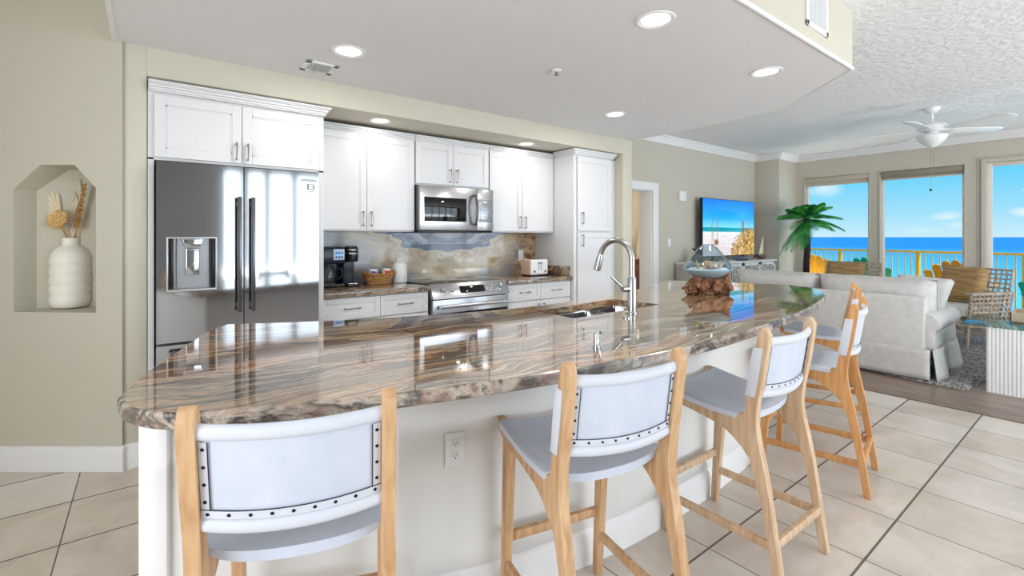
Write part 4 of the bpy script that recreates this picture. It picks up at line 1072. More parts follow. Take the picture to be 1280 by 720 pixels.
# counter air-gap / small items near the sink
b = MB(); b.lathe([(0, 0), (.014, 0), (.014, .004), (.011, .006), (.010, .05), (.008, .056), (0, .058)], n=20); b.tube([(0, 0, .052), (.02, .004, .058), (.034, .008, .05)], .005, 8)
b.xf(Matrix.Translation((1.335, 1.215, .9142)))
solo('soap_dispenser', b, M['chrome'], 'short chrome dispenser standing near the front edge of the island', 'soap dispenser', (1.335, 1.215, .9142))
b = MB(); b.lathe([(0, 0), (.019, 0), (.019, .006), (.016, .009), (0, .009)], n=24); b.xf(Matrix.Translation((1.94, 1.56, .9142)))
solo('sink_hole_cap', b, M['chrome'], 'small round chrome cap on the island granite in front of the sink', 'cap', (1.94, 1.56, .9142))

# glass bowl on driftwood
random.seed(3)
def lump(c, r, seed, amp=.35, sub=4, sq=(1, 1, 1)):
    bm_ = bmesh.new(); bmesh.ops.create_icosphere(bm_, subdivisions=sub, radius=1)
    for v in bm_.verts:
        n_ = v.co.normalized(); k = 1 + .22*mnoise.noise(Vector((n_.x*9, n_.y*9, n_.z*1.6+seed))) + amp*mnoise.noise(n_*1.8+Vector((seed, 0, 0))) + amp*.6*abs(mnoise.noise(n_*4.5+Vector((0, seed, 0)))) + amp*.3*mnoise.noise(n_*11)
        v.co = Vector((n_.x*r[0]*k, n_.y*r[1]*k, n_.z*r[2]*k)) + Vector(c)
    return bm_
def add_bm(mb, other):
    me = bpy.data.meshes.new('t'); other.to_mesh(me); other.free(); mb.bm.from_mesh(me); bpy.data.meshes.remove(me)
GC = Vector((3.24, 1.86, .9142))
b = MB()
for (lr, ld, lz, r3, sd) in ((.0, 0, .078, (.085, .085, .075), 1), (.075, .0, .085, (.07, .075, .08), 2.4), (-.06, -.03, .07, (.06, .06, .066), 5.1), (-.13, -.03, .03, (.065, .035, .026), 7.7), (-.1, .02, .06, (.04, .04, .045), 9.2), (.03, -.05, .06, (.05, .04, .055), 11.0), (.11, .02, .05, (.045, .06, .05), 13)):
    c_ = GC + rgt*lr + fwd*ld + Vector((0, 0, lz)); add_bm(b, lump(c_, r3, sd, .55))
for v in b.bm.verts:
    if v.co.z < GC.z: v.co.z = GC.z
for (lr, a) in ((-.15, .5), (-.12, -.3)):
    p0 = GC + rgt*(lr+.05) + Vector((0, 0, .04)); p1 = GC + rgt*(lr-.045) + Vector((0, 0, .03+.02*a)); b.tube([p0, (p0+p1)/2+Vector((0, 0, .012)), p1], [.03, .022, .008], 8)
solo('driftwood', b, M['drift'], 'gnarled brown driftwood stand carrying the glass bowl on the island', 'driftwood', tuple(GC), smooth=60)
gb = GC + Vector((0, 0, .10)) - rgt*.005
profg = [(0, .012), (.05, .008), (.10, .022), (.145, .055), (.165, .085), (.16, .11), (.13, .155), (.095, .20), (.062, .238), (.045, .252), (.04, .262)]
b = MB(); b.lathe(profg + [(r_-.003, z) for r_, z in profg[::-1]], tuple(gb), 48, fn=lambda a, z: 1+.05*math.cos(2*a+.6)+.03*math.sin(3*a))
tb = solo('glass_bowl', b, M['bowl'], 'hand-blown glass bowl of sand and shells resting on driftwood', 'bowl', tuple(gb), smooth=60)
b = MB(); b.lathe([(0, .018), (.09, .022), (.13, .05), (.15, .075), (.12, .088), (.05, .08), (0, .086)], tuple(gb), 40, fn=lambda a, z: 1+.045*math.cos(2*a+.6)); 
solo('sand_layer', b, M['sand'], 'white sand inside the glass bowl on the driftwood stand', 'sand', tuple(gb))
def shell(kind, lr, ld, lz, s_, m, label, rot=0):
    b = MB(); c_ = gb + rgt*lr + fwd*ld + Vector((0, 0, lz+.008)); s_ *= 1.25
    if kind == 'spiral':
        pts = []; rs = []
        for k in range(36):
            a = k*.52; q = 1-k/36
            pts.append(Vector((math.cos(a)*q*.6, math.sin(a)*q*.6, k/36*1.5))*s_); rs.append(max(.02, .5*q)*s_)
        b.tube(pts, rs, 8)
    elif kind == 'scallop':
        def fn(u, v):
            a = (u-.5)*2.2; r_ = v; rib = .06*math.cos(a*16)*v
            return Vector((math.sin(a)*r_, .35*(1-v*v)+rib, math.cos(a)*r_))*s_
        b.grid(fn, 40, 8); b.grid(lambda u, v: fn(u, v)+Vector((0, -.08*s_, 0)), 40, 8)
    else:
        for k in range(5):
            a = 2*PI*k/5+.3; b.tube([(0, 0, 0), (math.cos(a)*s_, math.sin(a)*s_*.4, math.sin(a)*s_*.9)], [.26*s_, .08*s_], 8)
    b.xf(Matrix.Translation(c_) @ Matrix.Rotation(rot, 4, 'Y') @ Matrix.Rotation(rot*.7, 4, 'Z'))
    solo('seashell' if kind != 'star' else 'starfish', b, m, label, 'shell', tuple(c_), group='shells in the glass bowl', smooth=50)
shell('spiral', -.02, -.04, .095, .035, M['shell'], 'coral-coloured conch in the middle of the glass bowl', 1.2)
shell('scallop', .03, -.06, .088, .03, M['shellw'], 'white scallop shell lying front right in the glass bowl', .4)
shell('spiral', .085, .0, .09, .028, M['shell'], 'orange spiral shell at the right side of the glass bowl', -.9)
shell('star', -.085, -.03, .098, .036, mat('starfish_tan', (214, 176, 110), .8), 'tan starfish at the left side of the glass bowl', .2)
shell('spiral', .05, .05, .09, .03, mat('shell_yellow', (236, 190, 110), .5), 'yellow whelk behind the white scallop in the glass bowl', .8)

# ================================================================== VASE WITH DRIED FLOWERS
vb = fwd*2.865 + rgt*((88.5-640)*2.865/592); vb.z = zz(390)+.003
prof = [(0, 0), (.085, 0), (.102, .008)]
for k in range(5):
    z = .02+k*.058; prof += [(.109, z+.004), (.1145, z+.02), (.1145, z+.044), (.110, z+.054)]
prof += [(.108, .318), (.095, .345), (.07, .366), (.049, .376), (.047, .383), (.047, .418), (.05, .424), (.045, .424), (.041, .416), (.041, .38), (.06, .36), (.09, .3), (.1, .02), (0, .012)]
prof = [(r_, z*.985) for r_, z in prof]
b = MB(); b.lathe([(r_*.85, z) for r_, z in prof], (0, 0, 0), 72, fn=lambda a, z: 1+.004*math.cos(a*36)); b.xf(Matrix.Translation(vb))
solo('vase', b, M['ceramic'], 'tall cream ribbed ceramic vase standing in the wall niche', 'vase', tuple(vb), smooth=50)
top = vb + Vector((0, 0, .40))
def lp(lr, lz, ld=0): return top + rgt*lr + Vector((0, 0, lz)) + fwd*ld
base_in = [lp(.01*k-.02, -.2, 0) for k in range(5)]
# fan-shaped dried palm leaf
b = MB(); b.tube([lp(-.01, -.25), lp(-.02, 0), lp(-.07, .13, -.02)], .004, 8)
b2c = lp(-.035, .09, -.02)
for k in range(11):
    a = R(98+k*7); L = .20 + .012*math.sin(k*2)
    d1 = rgt*math.cos(a) + Vector((0, 0, math.sin(a)))
    p1 = b2c + d1*L*.98
    b.tube([b2c, b2c+d1*L*.5, p1], [.005, .008, .0095], 6)
solo('dried_fan_leaf', b, M['driedw'], 'cream fan-shaped dried leaf at the left of the vase', 'dried flower', tuple(top), smooth=50)
b = MB(); b.tube([lp(.0, -.25), lp(.0, 0), lp(-.015, .10, -.05)], .004, 8)
c_ = lp(-.015, .125, -.06); q = (-fwd + Vector((0, 0, .35))).normalized().to_track_quat('Z', 'Y').to_matrix().to_4x4()
bb = MB(); bb.lathe([(0, -.02), (.03, -.018), (.054, 0), (.058, .012), (.05, .018), (.03, .01), (.012, .012), (0, .016)], n=40, fn=lambda a, z: 1+.06*math.cos(a*20)); bb.xf(Matrix.Translation(c_) @ q)
me = bpy.data.meshes.new('t'); bb.bm.to_mesh(me); bb.bm.free(); b.bm.from_mesh(me)
solo('dried_lotus_flower', b, mat('lotus_tan', (226, 190, 132), .9, vary=((196, 148, 84), (70, 70, 70), .4, .6)), 'round tan dried flower head at the front of the vase', 'dried flower', tuple(top), smooth=50)
b = MB(); b.tube([lp(.02, -.25), lp(.025, 0), lp(.06, .13, -.02), lp(.10, .33, -.02)], .003, 6)
random.seed(5)
for k in range(110):
    f_ = random.random(); p = lp(.055+.05*f_, .07+.27*f_, -.02); a = random.uniform(0, 6.28); d1 = rgt*math.cos(a)*.024 + fwd*math.sin(a)*.018 + Vector((0, 0, random.uniform(.005, .03)))
    b.tube([p, p+d1*(1.1-.6*f_)], [.0045, .0015], 5)
solo('dried_grass_plume', b, M['dried'], 'fluffy golden dried plume at the right of the vase', 'dried flower', tuple(top), smooth=50)
b = MB()
for (x1, z1, cv) in ((-.03, .24, .03), (.0, .27, -.03), (.05, .37, .03), (-.05, .34, -.02), (.02, .3, .04), (-.17, .37, .02)):
    pts = [lp(.0, -.2)] + [lp(x1*k/8*(1 if k > 1 else .3)+cv*math.sin(k*1.3)*.35, z1*k/8, .01) for k in range(9)]
    b.tube(spline(pts, 3), .0038, 6)
solo('curly_willow_twigs', b, M['driedw'], 'curly pale twigs rising from the middle of the vase', 'dried flower', tuple(top), smooth=50)

# ================================================================== BAR STOOLS
def slab_xy(b, fn_top, fn_bot, nu, nv):
    V1 = [[b.bm.verts.new(fn_top(i/nu, j/nv)) for j in range(nv+1)] for i in range(nu+1)]
    V2 = [[b.bm.verts.new(fn_bot(i/nu, j/nv)) for j in range(nv+1)] for i in range(nu+1)]
    for V in (V1, V2):
        for i in range(nu):
            for j in range(nv): b.bm.faces.new((V[i][j], V[i+1][j], V[i+1][j+1], V[i][j+1]))
    for i in range(nu):
        for j in (0, nv): b.bm.faces.new((V1[i][j], V1[i+1][j], V2[i+1][j], V2[i][j]))
    for j in range(nv):
        for i in (0, nu): b.bm.faces.new((V1[i][j], V1[i][j+1], V2[i][j+1], V2[i][j]))
def make_stool(label, wood, grp):
    t = thing('bar_stool', label, 'bar stool', group=grp)
    XW = .2   # half spacing of the side frames
    def sm2(pts): return [(p.x, p.y) for p in spline([(a, c, 0) for a, c in pts], 5)]
    front_edge = sm2([(-.232, 0), (-.185, .30), (-.135, .48), (-.105, .58), (-.118, .66), (-.145, .80), (-.17, .955)])
    top_ = [(-.176, .975), (-.19, .985), (-.203, .978)]
    rear_edge = sm2([(-.212, .955), (-.19, .80), (-.165, .66), (-.168, .56), (-.205, .38), (-.262, 0)])
    for sx in (-1, 1):
        b = MB(); b.prism(front_edge+top_+rear_edge, 'x', sx*XW-.0165, sx*XW+.0165, bev=.004); obj('rear_leg', b, wood, t)
        b = MB(); b.prism([(.232, 0), (.262, 0), (.232, .615), (.178, .615)], 'x', sx*XW-.0155, sx*XW+.0155, bev=.004); obj('front_leg', b, wood, t)
        up = sm2([(.285, .672), (.20, .655), (.05, .634), (-.06, .63), (-.11, .632)]); dnn = sm2([(-.135, .47), (-.10, .508), (-.03, .556), (.08, .582), (.2, .602), (.27, .632)])
        b = MB(); b.prism(up+dnn, 'x', sx*XW-.0145, sx*XW+.0145, bev=.003); obj('side_rail', b, wood, t)
        b = MB(); b.box(sx*XW-.010, sx*XW+.010, -.22, .245, .145, .178, .004); obj('side_stretcher', b, wood, t)
    b = MB(); b.box(-XW, XW, .228, .250, .235, .268, .004); obj('front_stretcher', b, wood, t)
    b = MB(); b.box(-XW, XW, -.236, -.212, .155, .188, .004); obj('rear_stretcher', b, wood, t)
    # sling seat
    def railz(y):
        return .634 + .036*max(0, (y-.02)/.25)**1.4
    W_ = .221
    def st(u, v):
        x = (2*u-1)*W_; a = abs(2*u-1); y0 = -.085 - .03*(1-a**6); y = y0 + (.250-y0)*v
        sag = .030*(1-a**2.2)
        z = railz(y) + .010 - sag*(1 if v < .9 else 1-(v-.9)*3)
        return (x, y, z - (.012*max(0, (a-.93)/.07)**1.5))
    def sb(u, v):
        x, y, z = st(u, v); a = abs(2*u-1)
        th_ = .006 + .020*(1-a**4)*(1-.35*v) + (.014*max(0, (a-.90)/.1))
        return (x*.998, y, z-th_)
    b = MB(); slab_xy(b, st, sb, 28, 14); seat = obj('seat', b, M['leather'], t, smooth=50)
    # backrest: curved leather panel slung between the posts, wrapping round their outsides
    def post_y(z): return -.140 - (z-.66)*.155
    zb, zt = .708, .945
    def bt(u, v, off=0):
        x = (2*u-1)*(XW-.014); z = zb + (zt-zb)*v; a = 2*u-1
        bow = .028*(1-a*a)
        return Vector((x, post_y(z) - .010 - bow - off, z - .010*(1-a*a)*(1-.5*v)))
    b = MB(); slab_xy(b, lambda u, v: bt(u, v, 0), lambda u, v: bt(u, v, -.007), 24, 6); back = obj('backrest', b, M['leather'], t, smooth=50)
    # rolled top and bottom bands
    for nm, vv, r_, fl in (('top_roll', .93, .0175, 1), ('bottom_band', .055, .0165, 1)):
        b = MB(); pts = [bt(u/24, vv, -.001) for u in range(25)]
        rings = []
        for p in pts:
            rings.append([b.bm.verts.new(p + Vector((0, math.cos(2*PI*k/12)*.011, math.sin(2*PI*k/12)*r_))) for k in range(12)])
        for A_, B_ in zip(rings[:-1], rings[1:]):
            for k in range(12): b.bm.faces.new((A_[k], A_[(k+1) % 12], B_[(k+1) % 12], B_[k]))
        b.bm.faces.new(rings[0]); b.bm.faces.new(rings[-1][::-1])
        obj(nm, b, M['leatherband'], back, smooth=60)
    # studded strips
    b = MB(); slab_xy(b, lambda u, v: bt(.01+.98*u, .125+.075*v, .0035), lambda u, v: bt(.01+.98*u, .125+.075*v, .0), 24, 1); obj('stud_strip', b, M['leatherband'], back, smooth=50)
    for u0 in (.012, .942):
        b = MB(); slab_xy(b, lambda u, v: bt(u0+.046*u, .20+.64*v, .0035), lambda u, v: bt(u0+.046*u, .20+.64*v, .0), 2, 8); obj('stud_strip', b, M['leatherband'], back, smooth=50)
        for k in range(4):
            b = MB(); b.lathe([(0, .003), (.0024, .0026), (.0042, 0), (0, -.001)], n=10); b.xf(Matrix.Translation(bt(u0+.023, .28+.165*k, .0036)) @ Matrix.Rotation(R(90), 4, 'X')); obj('stud', b, M['stud'], back)
    for k in range(9):
        b = MB(); b.lathe([(0, .003), (.0024, .0026), (.0042, 0), (0, -.001)], n=10); b.xf(Matrix.Translation(bt(.045+.1137*k, .163, .0036)) @ Matrix.Rotation(R(90), 4, 'X')); obj('stud', b, M['stud'], back)
    # seams (dark piping along the strips)
    b = MB(); b.tube([bt(.01+.98*u/24, .205, .0035) for u in range(25)], .0012, 5); 
    b.tube([bt(.060, .20+.64*k/8, .0035) for k in range(9)], .0012, 5); b.tube([bt(.940, .20+.64*k/8, .0035) for k in range(9)], .0012, 5); obj('seam', b, M['stud'], back, smooth=50)
    for sx in (-1, 1):
        b = MB(); q = [(post_y(z)+dy, z) for z, dy in ((zb+.005, -.012), (zb+.005, .024), (.80, .026), (zt-.04, .024), (zt-.04, -.012), (.8, -.014))]
        b.prism(q, 'x', sx*(XW+.0165), sx*(XW+.0215), bev=.0015); b.prism([(post_y(zb)+.018, zb+.005), (post_y(zb)+.026, zb+.005), (post_y(zt)+.026, zt-.04), (post_y(zt)+.018, zt-.04)], 'x', sx*(XW-.014), sx*(XW+.0213), bev=.0015)
        obj('side_wrap', b, M['leatherband'], back)
    return t
gS = 'five leather and wood bar stools along the island'
s1 = make_stool('bar stool nearest the camera, at the left rounded end of the island', M['wood'], gS)
s3 = make_stool('pale wood bar stool, third from the left, just right of the sink', M['woodp'], gS)
s4 = make_stool('bar stool with warm light in its wood colour, fourth from the left, near the island right end', M['woodo'], gS)
s2 = copy_tree(s1); s2['label'] = 'second bar stool from the left, beside the outlet on the island'
s5 = copy_tree(s4); s5['label'] = 'furthest bar stool, mostly hidden behind the fourth one near the sofa'
def put(s_, cx, cy, rz):
    # cx,cy = centre of the top of the backrest; local backrest top is at y=-.19
    s_.rotation_euler = (0, 0, rz); c_, n_ = math.cos(rz), math.sin(rz)
    s_.location = (cx + (-n_)*.19*1, cy + c_*.19, 0)
put(s1, .253, 1.105, R(-20.4)); put(s2, 1.12, .90, R(-13)); put(s3, 2.066, .838, R(-1)); put(s4, 3.09, .897, R(10.5)); put(s5, 4.03, 1.185, R(20))

# ================================================================== LIVING ROOM
# rug
b = MB(); nx, ny = 60, 50
random.seed(2)
def rugf(u, v):
    xa_, ya_ = 3.0*u, 2.4*v; x = 5.575+xa_*.9945+ya_*.105; y = .85+ya_*.9945-xa_*.105
    ed = min(u, 1-u, v, 1-v)
    return (x+.01*random.uniform(-1, 1)*(ed < .001), y+.012*random.uniform(-1, 1)*(ed < .001), .004+(.022+.008*random.random() if ed > .004 else 0))
b.grid(rugf, 110, 90)
solo('area_rug', b, M['rug'], 'grey shaggy area rug under the sofa and coffee table', 'rug', (7.1, 2.0, 0), smooth=0)

# sofa, back to the kitchen
t = thing('sofa', 'light grey slipcovered sofa with its back to the kitchen', 'sofa', (6.1, 2.05, 0))
FZ = .03
b = MB()
def backf(u, v):   # back panel, slightly leaning, u along y, v up
    y = 1.10+1.93*u; z = FZ+.72*v
    return (5.62+.10*v-.008*math.sin(PI*v)*math.sin(PI*u), y, z)
b.prism([(5.62, .27), (5.70, .75), (5.74, .77), (5.86, .76), (5.90, .27)], 'y', 1.14, 3.0, bev=.012); obj('back', b, M['sofa'], t, True, smooth=50)
b = MB(); b.box(5.66, 6.5, 1.3, 2.86, .2, .36, .02); obj('seat_base', b, M['sofa'], t, True)
for y0, y1 in ((1.30, 2.08), (2.09, 2.86)):
    b = MB(); b.box(5.86, 6.62, y0, y1, .36, .50, .05, 4); obj('seat_cushion', b, M['sofa'], t, True)
for y0, y1 in ((1.10, 2.10), (2.10, 3.03)):
    b = MB(); b.pillow((6.0, (y0+y1)/2, .70), (y1-y0, .30, .44), n=16, rot=Matrix.Rotation(R(-8), 4, 'Y') @ Matrix.Rotation(R(90), 4, 'Z'), ex=5)
    bc = obj('back_cushion', b, M['sofa'], t, True, smooth=60)
    b = MB()
    pts = []
    for (a_, c_) in ((-1, -1), (1, -1), (1, 1), (-1, 1)):
        pts.append(Vector((6.0, (y0+y1)/2, .70)) + (Matrix.Rotation(R(-8), 4, 'Y') @ Matrix.Rotation(R(90), 4, 'Z')) @ Vector((a_*(y1-y0)/2, 0, c_*.22)))
    b.tube(pts, .006, 6, closed=True); obj('piping', b, M['sofa'], bc, True)
for s_, yc in ((0, 1.12), (1, 3.03)):
    b = MB()
    # rolled arm: profile in (y,z)
    sg = -1 if s_ == 0 else 1
    prof = [(yc-sg*.10, .27), (yc-sg*.10, .50)] + [(yc+sg*(-.02+.105*math.sin(R(a))*1)-0*a, .525+.098*math.cos(R(a))) for a in (-60, -30, 0, 30, 60, 90, 120, 150)] + [(yc+sg*.045, .42), (yc+sg*.05, .27)]
    b.prism(prof, 'x', 5.72, 6.60, bev=.012); obj('arm', b, M['sofa'], t, True, smooth=50)
# skirt with pleats
def skirt_side(fn, n=40):
    b = MB(); b.grid(fn, n, 6); o = obj('skirt', b, M['sofa'], t, True, smooth=60); m_ = o.modifiers.new('thick', 'SOLIDIFY'); m_.thickness = .008; return o
def pl(u, n, amp): return amp*abs(math.sin(u*PI*n))**6
skirt_side(lambda u, v: (5.615+.012*v - .004*math.sin(u*9) , 1.09+1.96*u, FZ+.27*v))
skirt_side(lambda u, v: (5.63+.98*u, 1.075-.05*(1-v)*(.6+.4*math.sin(u*8.5))-.02*pl(u, 2, 1), FZ+.27*v))
skirt_side(lambda u, v: (6.62+.03*(1-v), 1.07+1.98*u, FZ+.27*v))
skirt_side(lambda u, v: (5.63+.98*u, 3.08+.04*(1-v), FZ+.27*v))
for xf_ in (5.72, 6.5):
    for yf_ in (1.2, 2.95):
        b = MB(); b.box(xf_-.03, xf_+.03, yf_-.03, yf_+.03, .026, .21, .004); obj('foot', b, M['black'], t, True)
# loose pillow leaning at the right arm
b = MB(); b.pillow((0, 0, 0), (.46, .14, .36), n=16, ex=4)
for v in b.bm.verts: v.co.x *= .84+.9*v.co.z if v.co.z < .18 else 1.0
b.xf(Matrix.Translation((6.27, 1.265, .745)) @ Matrix.Rotation(R(4), 4, 'X') @ Matrix.Rotation(R(90), 4, 'Z'))
solo('throw_pillow', b, M['sofa'], 'light grey pillow with pointed corners leaning on the sofa arm', 'pillow', (6.27, 1.25, .5), smooth=60)

# coffee table: glass on wooden legs, between sofa and wicker chair
t = thing('coffee_table', 'glass-topped coffee table with wooden legs behind the sofa', 'coffee table', (7.4, 1.7, .03))
b = MB(); b.box(6.82, 7.30, 1.12, 2.4, .43, .445, .003); obj('glass_top', b, M['tableglass'], t, True)
for (xx, yy) in ((6.9, 1.25), (7.22, 1.25), (6.9, 2.28), (7.22, 2.28)):
    b = MB(); b.box(xx-.035, xx+.035, yy-.035, yy+.035, .03, .43, .006); obj('leg', b, M['woodo'], t, True)
b = MB(); b.box(6.87, 7.25, 1.2, 2.33, .36, .40, .004); obj('apron', b, M['woodo'], t, True)
for k, (xx, yy) in enumerate(((7.0, 1.45), (7.14, 1.22))):
    b = MB(); b.lathe([(0, 0), (.06, 0), (.085, .02), (.09, .03), (.084, .03), (.055, .01), (0, .008)], (xx, yy, .4455), 24)
    solo('brass_dish', b, mat('brass', (200, 170, 96), .3, .9), ('small brass dish on the coffee table, nearer the sofa', 'small brass dish on the coffee table, nearer the wicker chair')[k], 'dish', (xx, yy, .4455), group='brass dishes on the coffee table')

# console under the TV
t = thing('media_console', 'whitewashed console with fretwork doors under the television', 'console', (7.55, 3.95, 0))
cx0, cx1, cy0, cy1, cz = 6.33, 8.68, 3.72, 4.18, .945
b = MB(); b.box(cx0, cx1, cy0-.01, cy1, cz-.03, cz, .004); obj('top', b, M['console'], t, True)
b = MB(); b.box(cx0+.01, cx0+.04, cy0+.005, cy1-.005, .08, cz-.03, .003); obj('side_panel', b, M['consolegrey'], t, True); b = MB(); b.box(cx1-.04, cx1-.01, cy0+.005, cy1-.005, .08, cz-.03, .003); obj('side_panel', b, M['consolegrey'], t, True)
b = MB(); b.box(cx0+.04, cx1-.04, cy0+.03, cy1-.01, .08, cz-.03); obj('body', b, M['dark'], t, True)
random.seed(11)
dw = (cx1-cx0-.08)/4
for k in range(4):
    xa = cx0+.04+k*dw+.004; xb = xa+dw-.008
    b = MB(); za, zb_ = .1, cz-.035
    for (a0, a1, c0, c1) in ((xa, xb, za, za+.045), (xa, xb, zb_-.045, zb_), (xa, xa+.05, za, zb_), (xb-.05, xb, za, zb_)): b.box(a0, a1, cy0, cy0+.018, c0, c1, .002)
    # fretwork of short vertical and horizontal bars
    nxb = 7; px = (xb-xa-.1)/nxb
    for i in range(nxb+1): b.box(xa+.05+i*px-.011, xa+.05+i*px+.011, cy0+.002, cy0+.016, za+.04, zb_-.04)
    for i in range(nxb):
        z = za+.05+random.uniform(0, .05)
        while z < zb_-.06:
            h = random.uniform(.018, .026); b.box(xa+.05+i*px, xa+.05+(i+1)*px, cy0+.002, cy0+.016, z, z+h)
            z += random.choice((.075, .11, .15))
    obj('door', b, M['console'], t, True)
for xf_ in (cx0+.04, cx1-.04):
    for yf_ in (cy0+.04, cy1-.04):
        b = MB(); b.box(xf_-.03, xf_+.03, yf_-.03, yf_+.03, 0, .085, .004); obj('foot', b, M['console'], t, True)
# television
t = thing('television', 'flat television showing a beach with dune grass, above the console', 'television', (6.88, 4.05, .96))
tx0, tx1, tz0, tz1 = 6.88, 8.55, 1.01, 1.945
b = MB(); b.box(tx0, tx1, 4.05, 4.10, tz0, tz1, .006); b.box(tx0+.4, tx1-.4, 4.095, 4.13, tz0+.1, tz1-.3, .01); obj('casing', b, M['black'], t, True)
b = MB(); b.box(tx0+.008, tx1-.008, 4.047, 4.052, tz0+.012, tz1-.008); sc = obj('screen', b, M['tv'], None, smooth=0)
sc.data.transform(Matrix.Translation((-tx0, -4.05, -tz0))); sc.parent = t; sc.location = (0, 0, tz0-.96)
# sea-oat stalks in the picture (thin flat strokes on the screen)
random.seed(4); gm = mat('tv_grass', (20, 16, 8), .9, emit=((150, 118, 60), .6))
for (xs0, n_) in ((.36, 5), (1.35, 9)):
    b = MB()
    for k in range(n_):
        x0_ = xs0+random.uniform(-.12, .14); z0_ = .12+random.random()*.1; h = random.uniform(.3, .48); dx = random.uniform(-.06, .05)
        b.tube([(x0_, -.0035, z0_), (x0_+dx*.4, -.0035, z0_+h*.6), (x0_+dx, -.0035, z0_+h)], [.0022, .0022, .006], 4)
    for k in range(26):
        x0_ = random.uniform(-.07, .07); b.tube([(xs0+.04+x0_*.5, -.0035, .19), (xs0+.04+x0_, -.0035, .25+random.random()*.05)], [.006, .002], 4)
    me_o = obj('picture_grass', b, gm, t); me_o.location = (0, 0, tz0-.96)
for xx in (7.2, 8.2):
    b = MB(); b.box(xx-.02, xx+.02, 3.98, 4.14, .946, .956, .003); b.box(xx-.012, xx+.012, 4.055, 4.085, .955, 1.02, .003); obj('stand_foot', b, M['black'], t, True)

# console decor
t = thing('potted_plant', 'small dark-leaved plant in a round grey pot on the console left end', 'plant', (6.62, 3.98, .9455))
b = MB(); b.lathe([(0, 0), (.05, 0), (.08, .03), (.085, .07), (.065, .11), (.055, .11), (.07, .07), (0, .06)], n=28); obj('pot', b, M['pot'], t)
random.seed(8)
for k in range(14):
    a = random.uniform(0, 6.28); L = random.uniform(.08, .14); b = MB()
    def lf(u, v): 
        w_ = .022*math.sin(PI*min(.98, u+.02)); r_ = L*u*.7
        return Vector((math.cos(a)*r_-math.sin(a)*w_*(2*v-1), math.sin(a)*r_+math.cos(a)*w_*(2*v-1), .09+L*math.sin(u*1.6)*.9))
    b.grid(lf, 6, 2); o = obj('leaf', b, mat('dark_leaf', (34, 66, 40), .5) if k == 0 else bpy.data.materials['dark_leaf'], t, smooth=60); m_ = o.modifiers.new('thick', 'SOLIDIFY'); m_.thickness = .0015
b = MB(); b.lathe([(0, 0), (.10, 0), (.17, .035), (.19, .06), (.183, .06), (.16, .04), (.09, .01), (0, .008)], (0, 0, 0), 36, sx=1.3, sy=.6); b.xf(Matrix.Translation((7.70, 3.84, .9455)))
solo('serving_bowl', b, mat('slate_bowl', (96, 110, 130), .5), 'long slate-blue dish on the console in front of the television', 'bowl', (7.70, 3.84, .9455))
b = MB(); b.tube(spline([(8.02, 3.80, .975), (8.14, 3.82, 1.02), (8.28, 3.84, .99), (8.42, 3.83, .965)], 5), [.008+.012*math.sin(PI*k/15) for k in range(16)], 8)
b.tube(spline([(8.14, 3.83, 1.0), (8.22, 3.80, .98), (8.3, 3.78, .965)], 4), .012, 8)
solo('driftwood_branch', b, mat('dark_branch', (58, 46, 42), .8), 'dark curved driftwood branch on the console right of the bowl', 'driftwood', (8.22, 3.8, .9455))
t = thing('model_sailboat', 'small cream-sailed model boat at the right end of the console', 'model boat', (8.5, 3.9, .9455))
b = MB(); b.prism([(-.10, .05), (-.075, .0), (.07, .0), (.11, .055)], 'y', -.03, .03, bev=.006); obj('hull', b, M['drift'], t)
b = MB(); b.cyl((.075, 0, .04), (.075, 0, .42), .004, 8); obj('mast', b, M['woodo'], t)
b = MB(); b.prism([(-.09, .09), (.07, .09), (.07, .40)], 'y', -.003, .003); obj('sail', b, M['driedw'], t)

# palm tree
t = thing('potted_palm', 'artificial palm tree with dark trunk in the corner by the window', 'palm tree', (8.75, 3.27, 0))
b = MB(); b.lathe([(0, 0), (.15, 0), (.19, .3), (.2, .32), (.18, .32), (.17, .28), (0, .27)], n=28); obj('planter', b, M['pot'], t)
b = MB(); pts = [Vector((.02*math.sin(k*.5), .0, .26+1.37*k/24)) for k in range(25)]; b.tube(pts, [.045+.005*(k % 2) for k in range(25)], 12); obj('trunk', b, M['trunk'], t)
random.seed(21)
top_c = Vector((0, 0, 1.62))
for k in range(34):
    a = k*2.399; up_ = [1.35, .95, .5, .05, -.75][k % 5] + random.uniform(-.1, .1); L = random.uniform(.42, .56) if k % 5 > 1 else random.uniform(.40, .50)
    h = Vector((math.cos(a), math.sin(a), 0)); b = MB()
    pts = []
    for j in range(9):
        s_ = j/8; pts.append(top_c + h*(L*s_*math.cos(up_*.8)) + Vector((0, 0, L*s_*math.sin(up_) - .42*L*s_*s_ + .0)))
    b.tube(pts, [.008*(1-.8*j/8) for j in range(9)], 6)
    side = h.cross(Vector((0, 0, 1)))
    P = spline(pts, 3)
    for j in range(3, len(P)-1):
        s_ = j/len(P); ll = .15*math.sin(PI*min(1, .18+s_*.85))+.03; tg = (P[min(j+1, len(P)-1)]-P[j-1]).normalized()
        for sg in (-1, 1):
            d1 = (side*sg + tg*.75 + Vector((0, 0, -.35))).normalized(); wv = tg*.008
            p0 = P[j]; p1 = p0+d1*ll*.5+Vector((0, 0, .006)); p2 = p0+d1*ll+Vector((0, 0, -.02))
            vs = [b.bm.verts.new(q) for q in (p0-wv, p0+wv, p1+wv*1.3, p1-wv*1.3, p2)]
            b.bm.faces.new((vs[0], vs[1], vs[2], vs[3])); b.bm.faces.new((vs[3], vs[2], vs[4]))
    obj('frond', b, M['frond'], t, smooth=0)

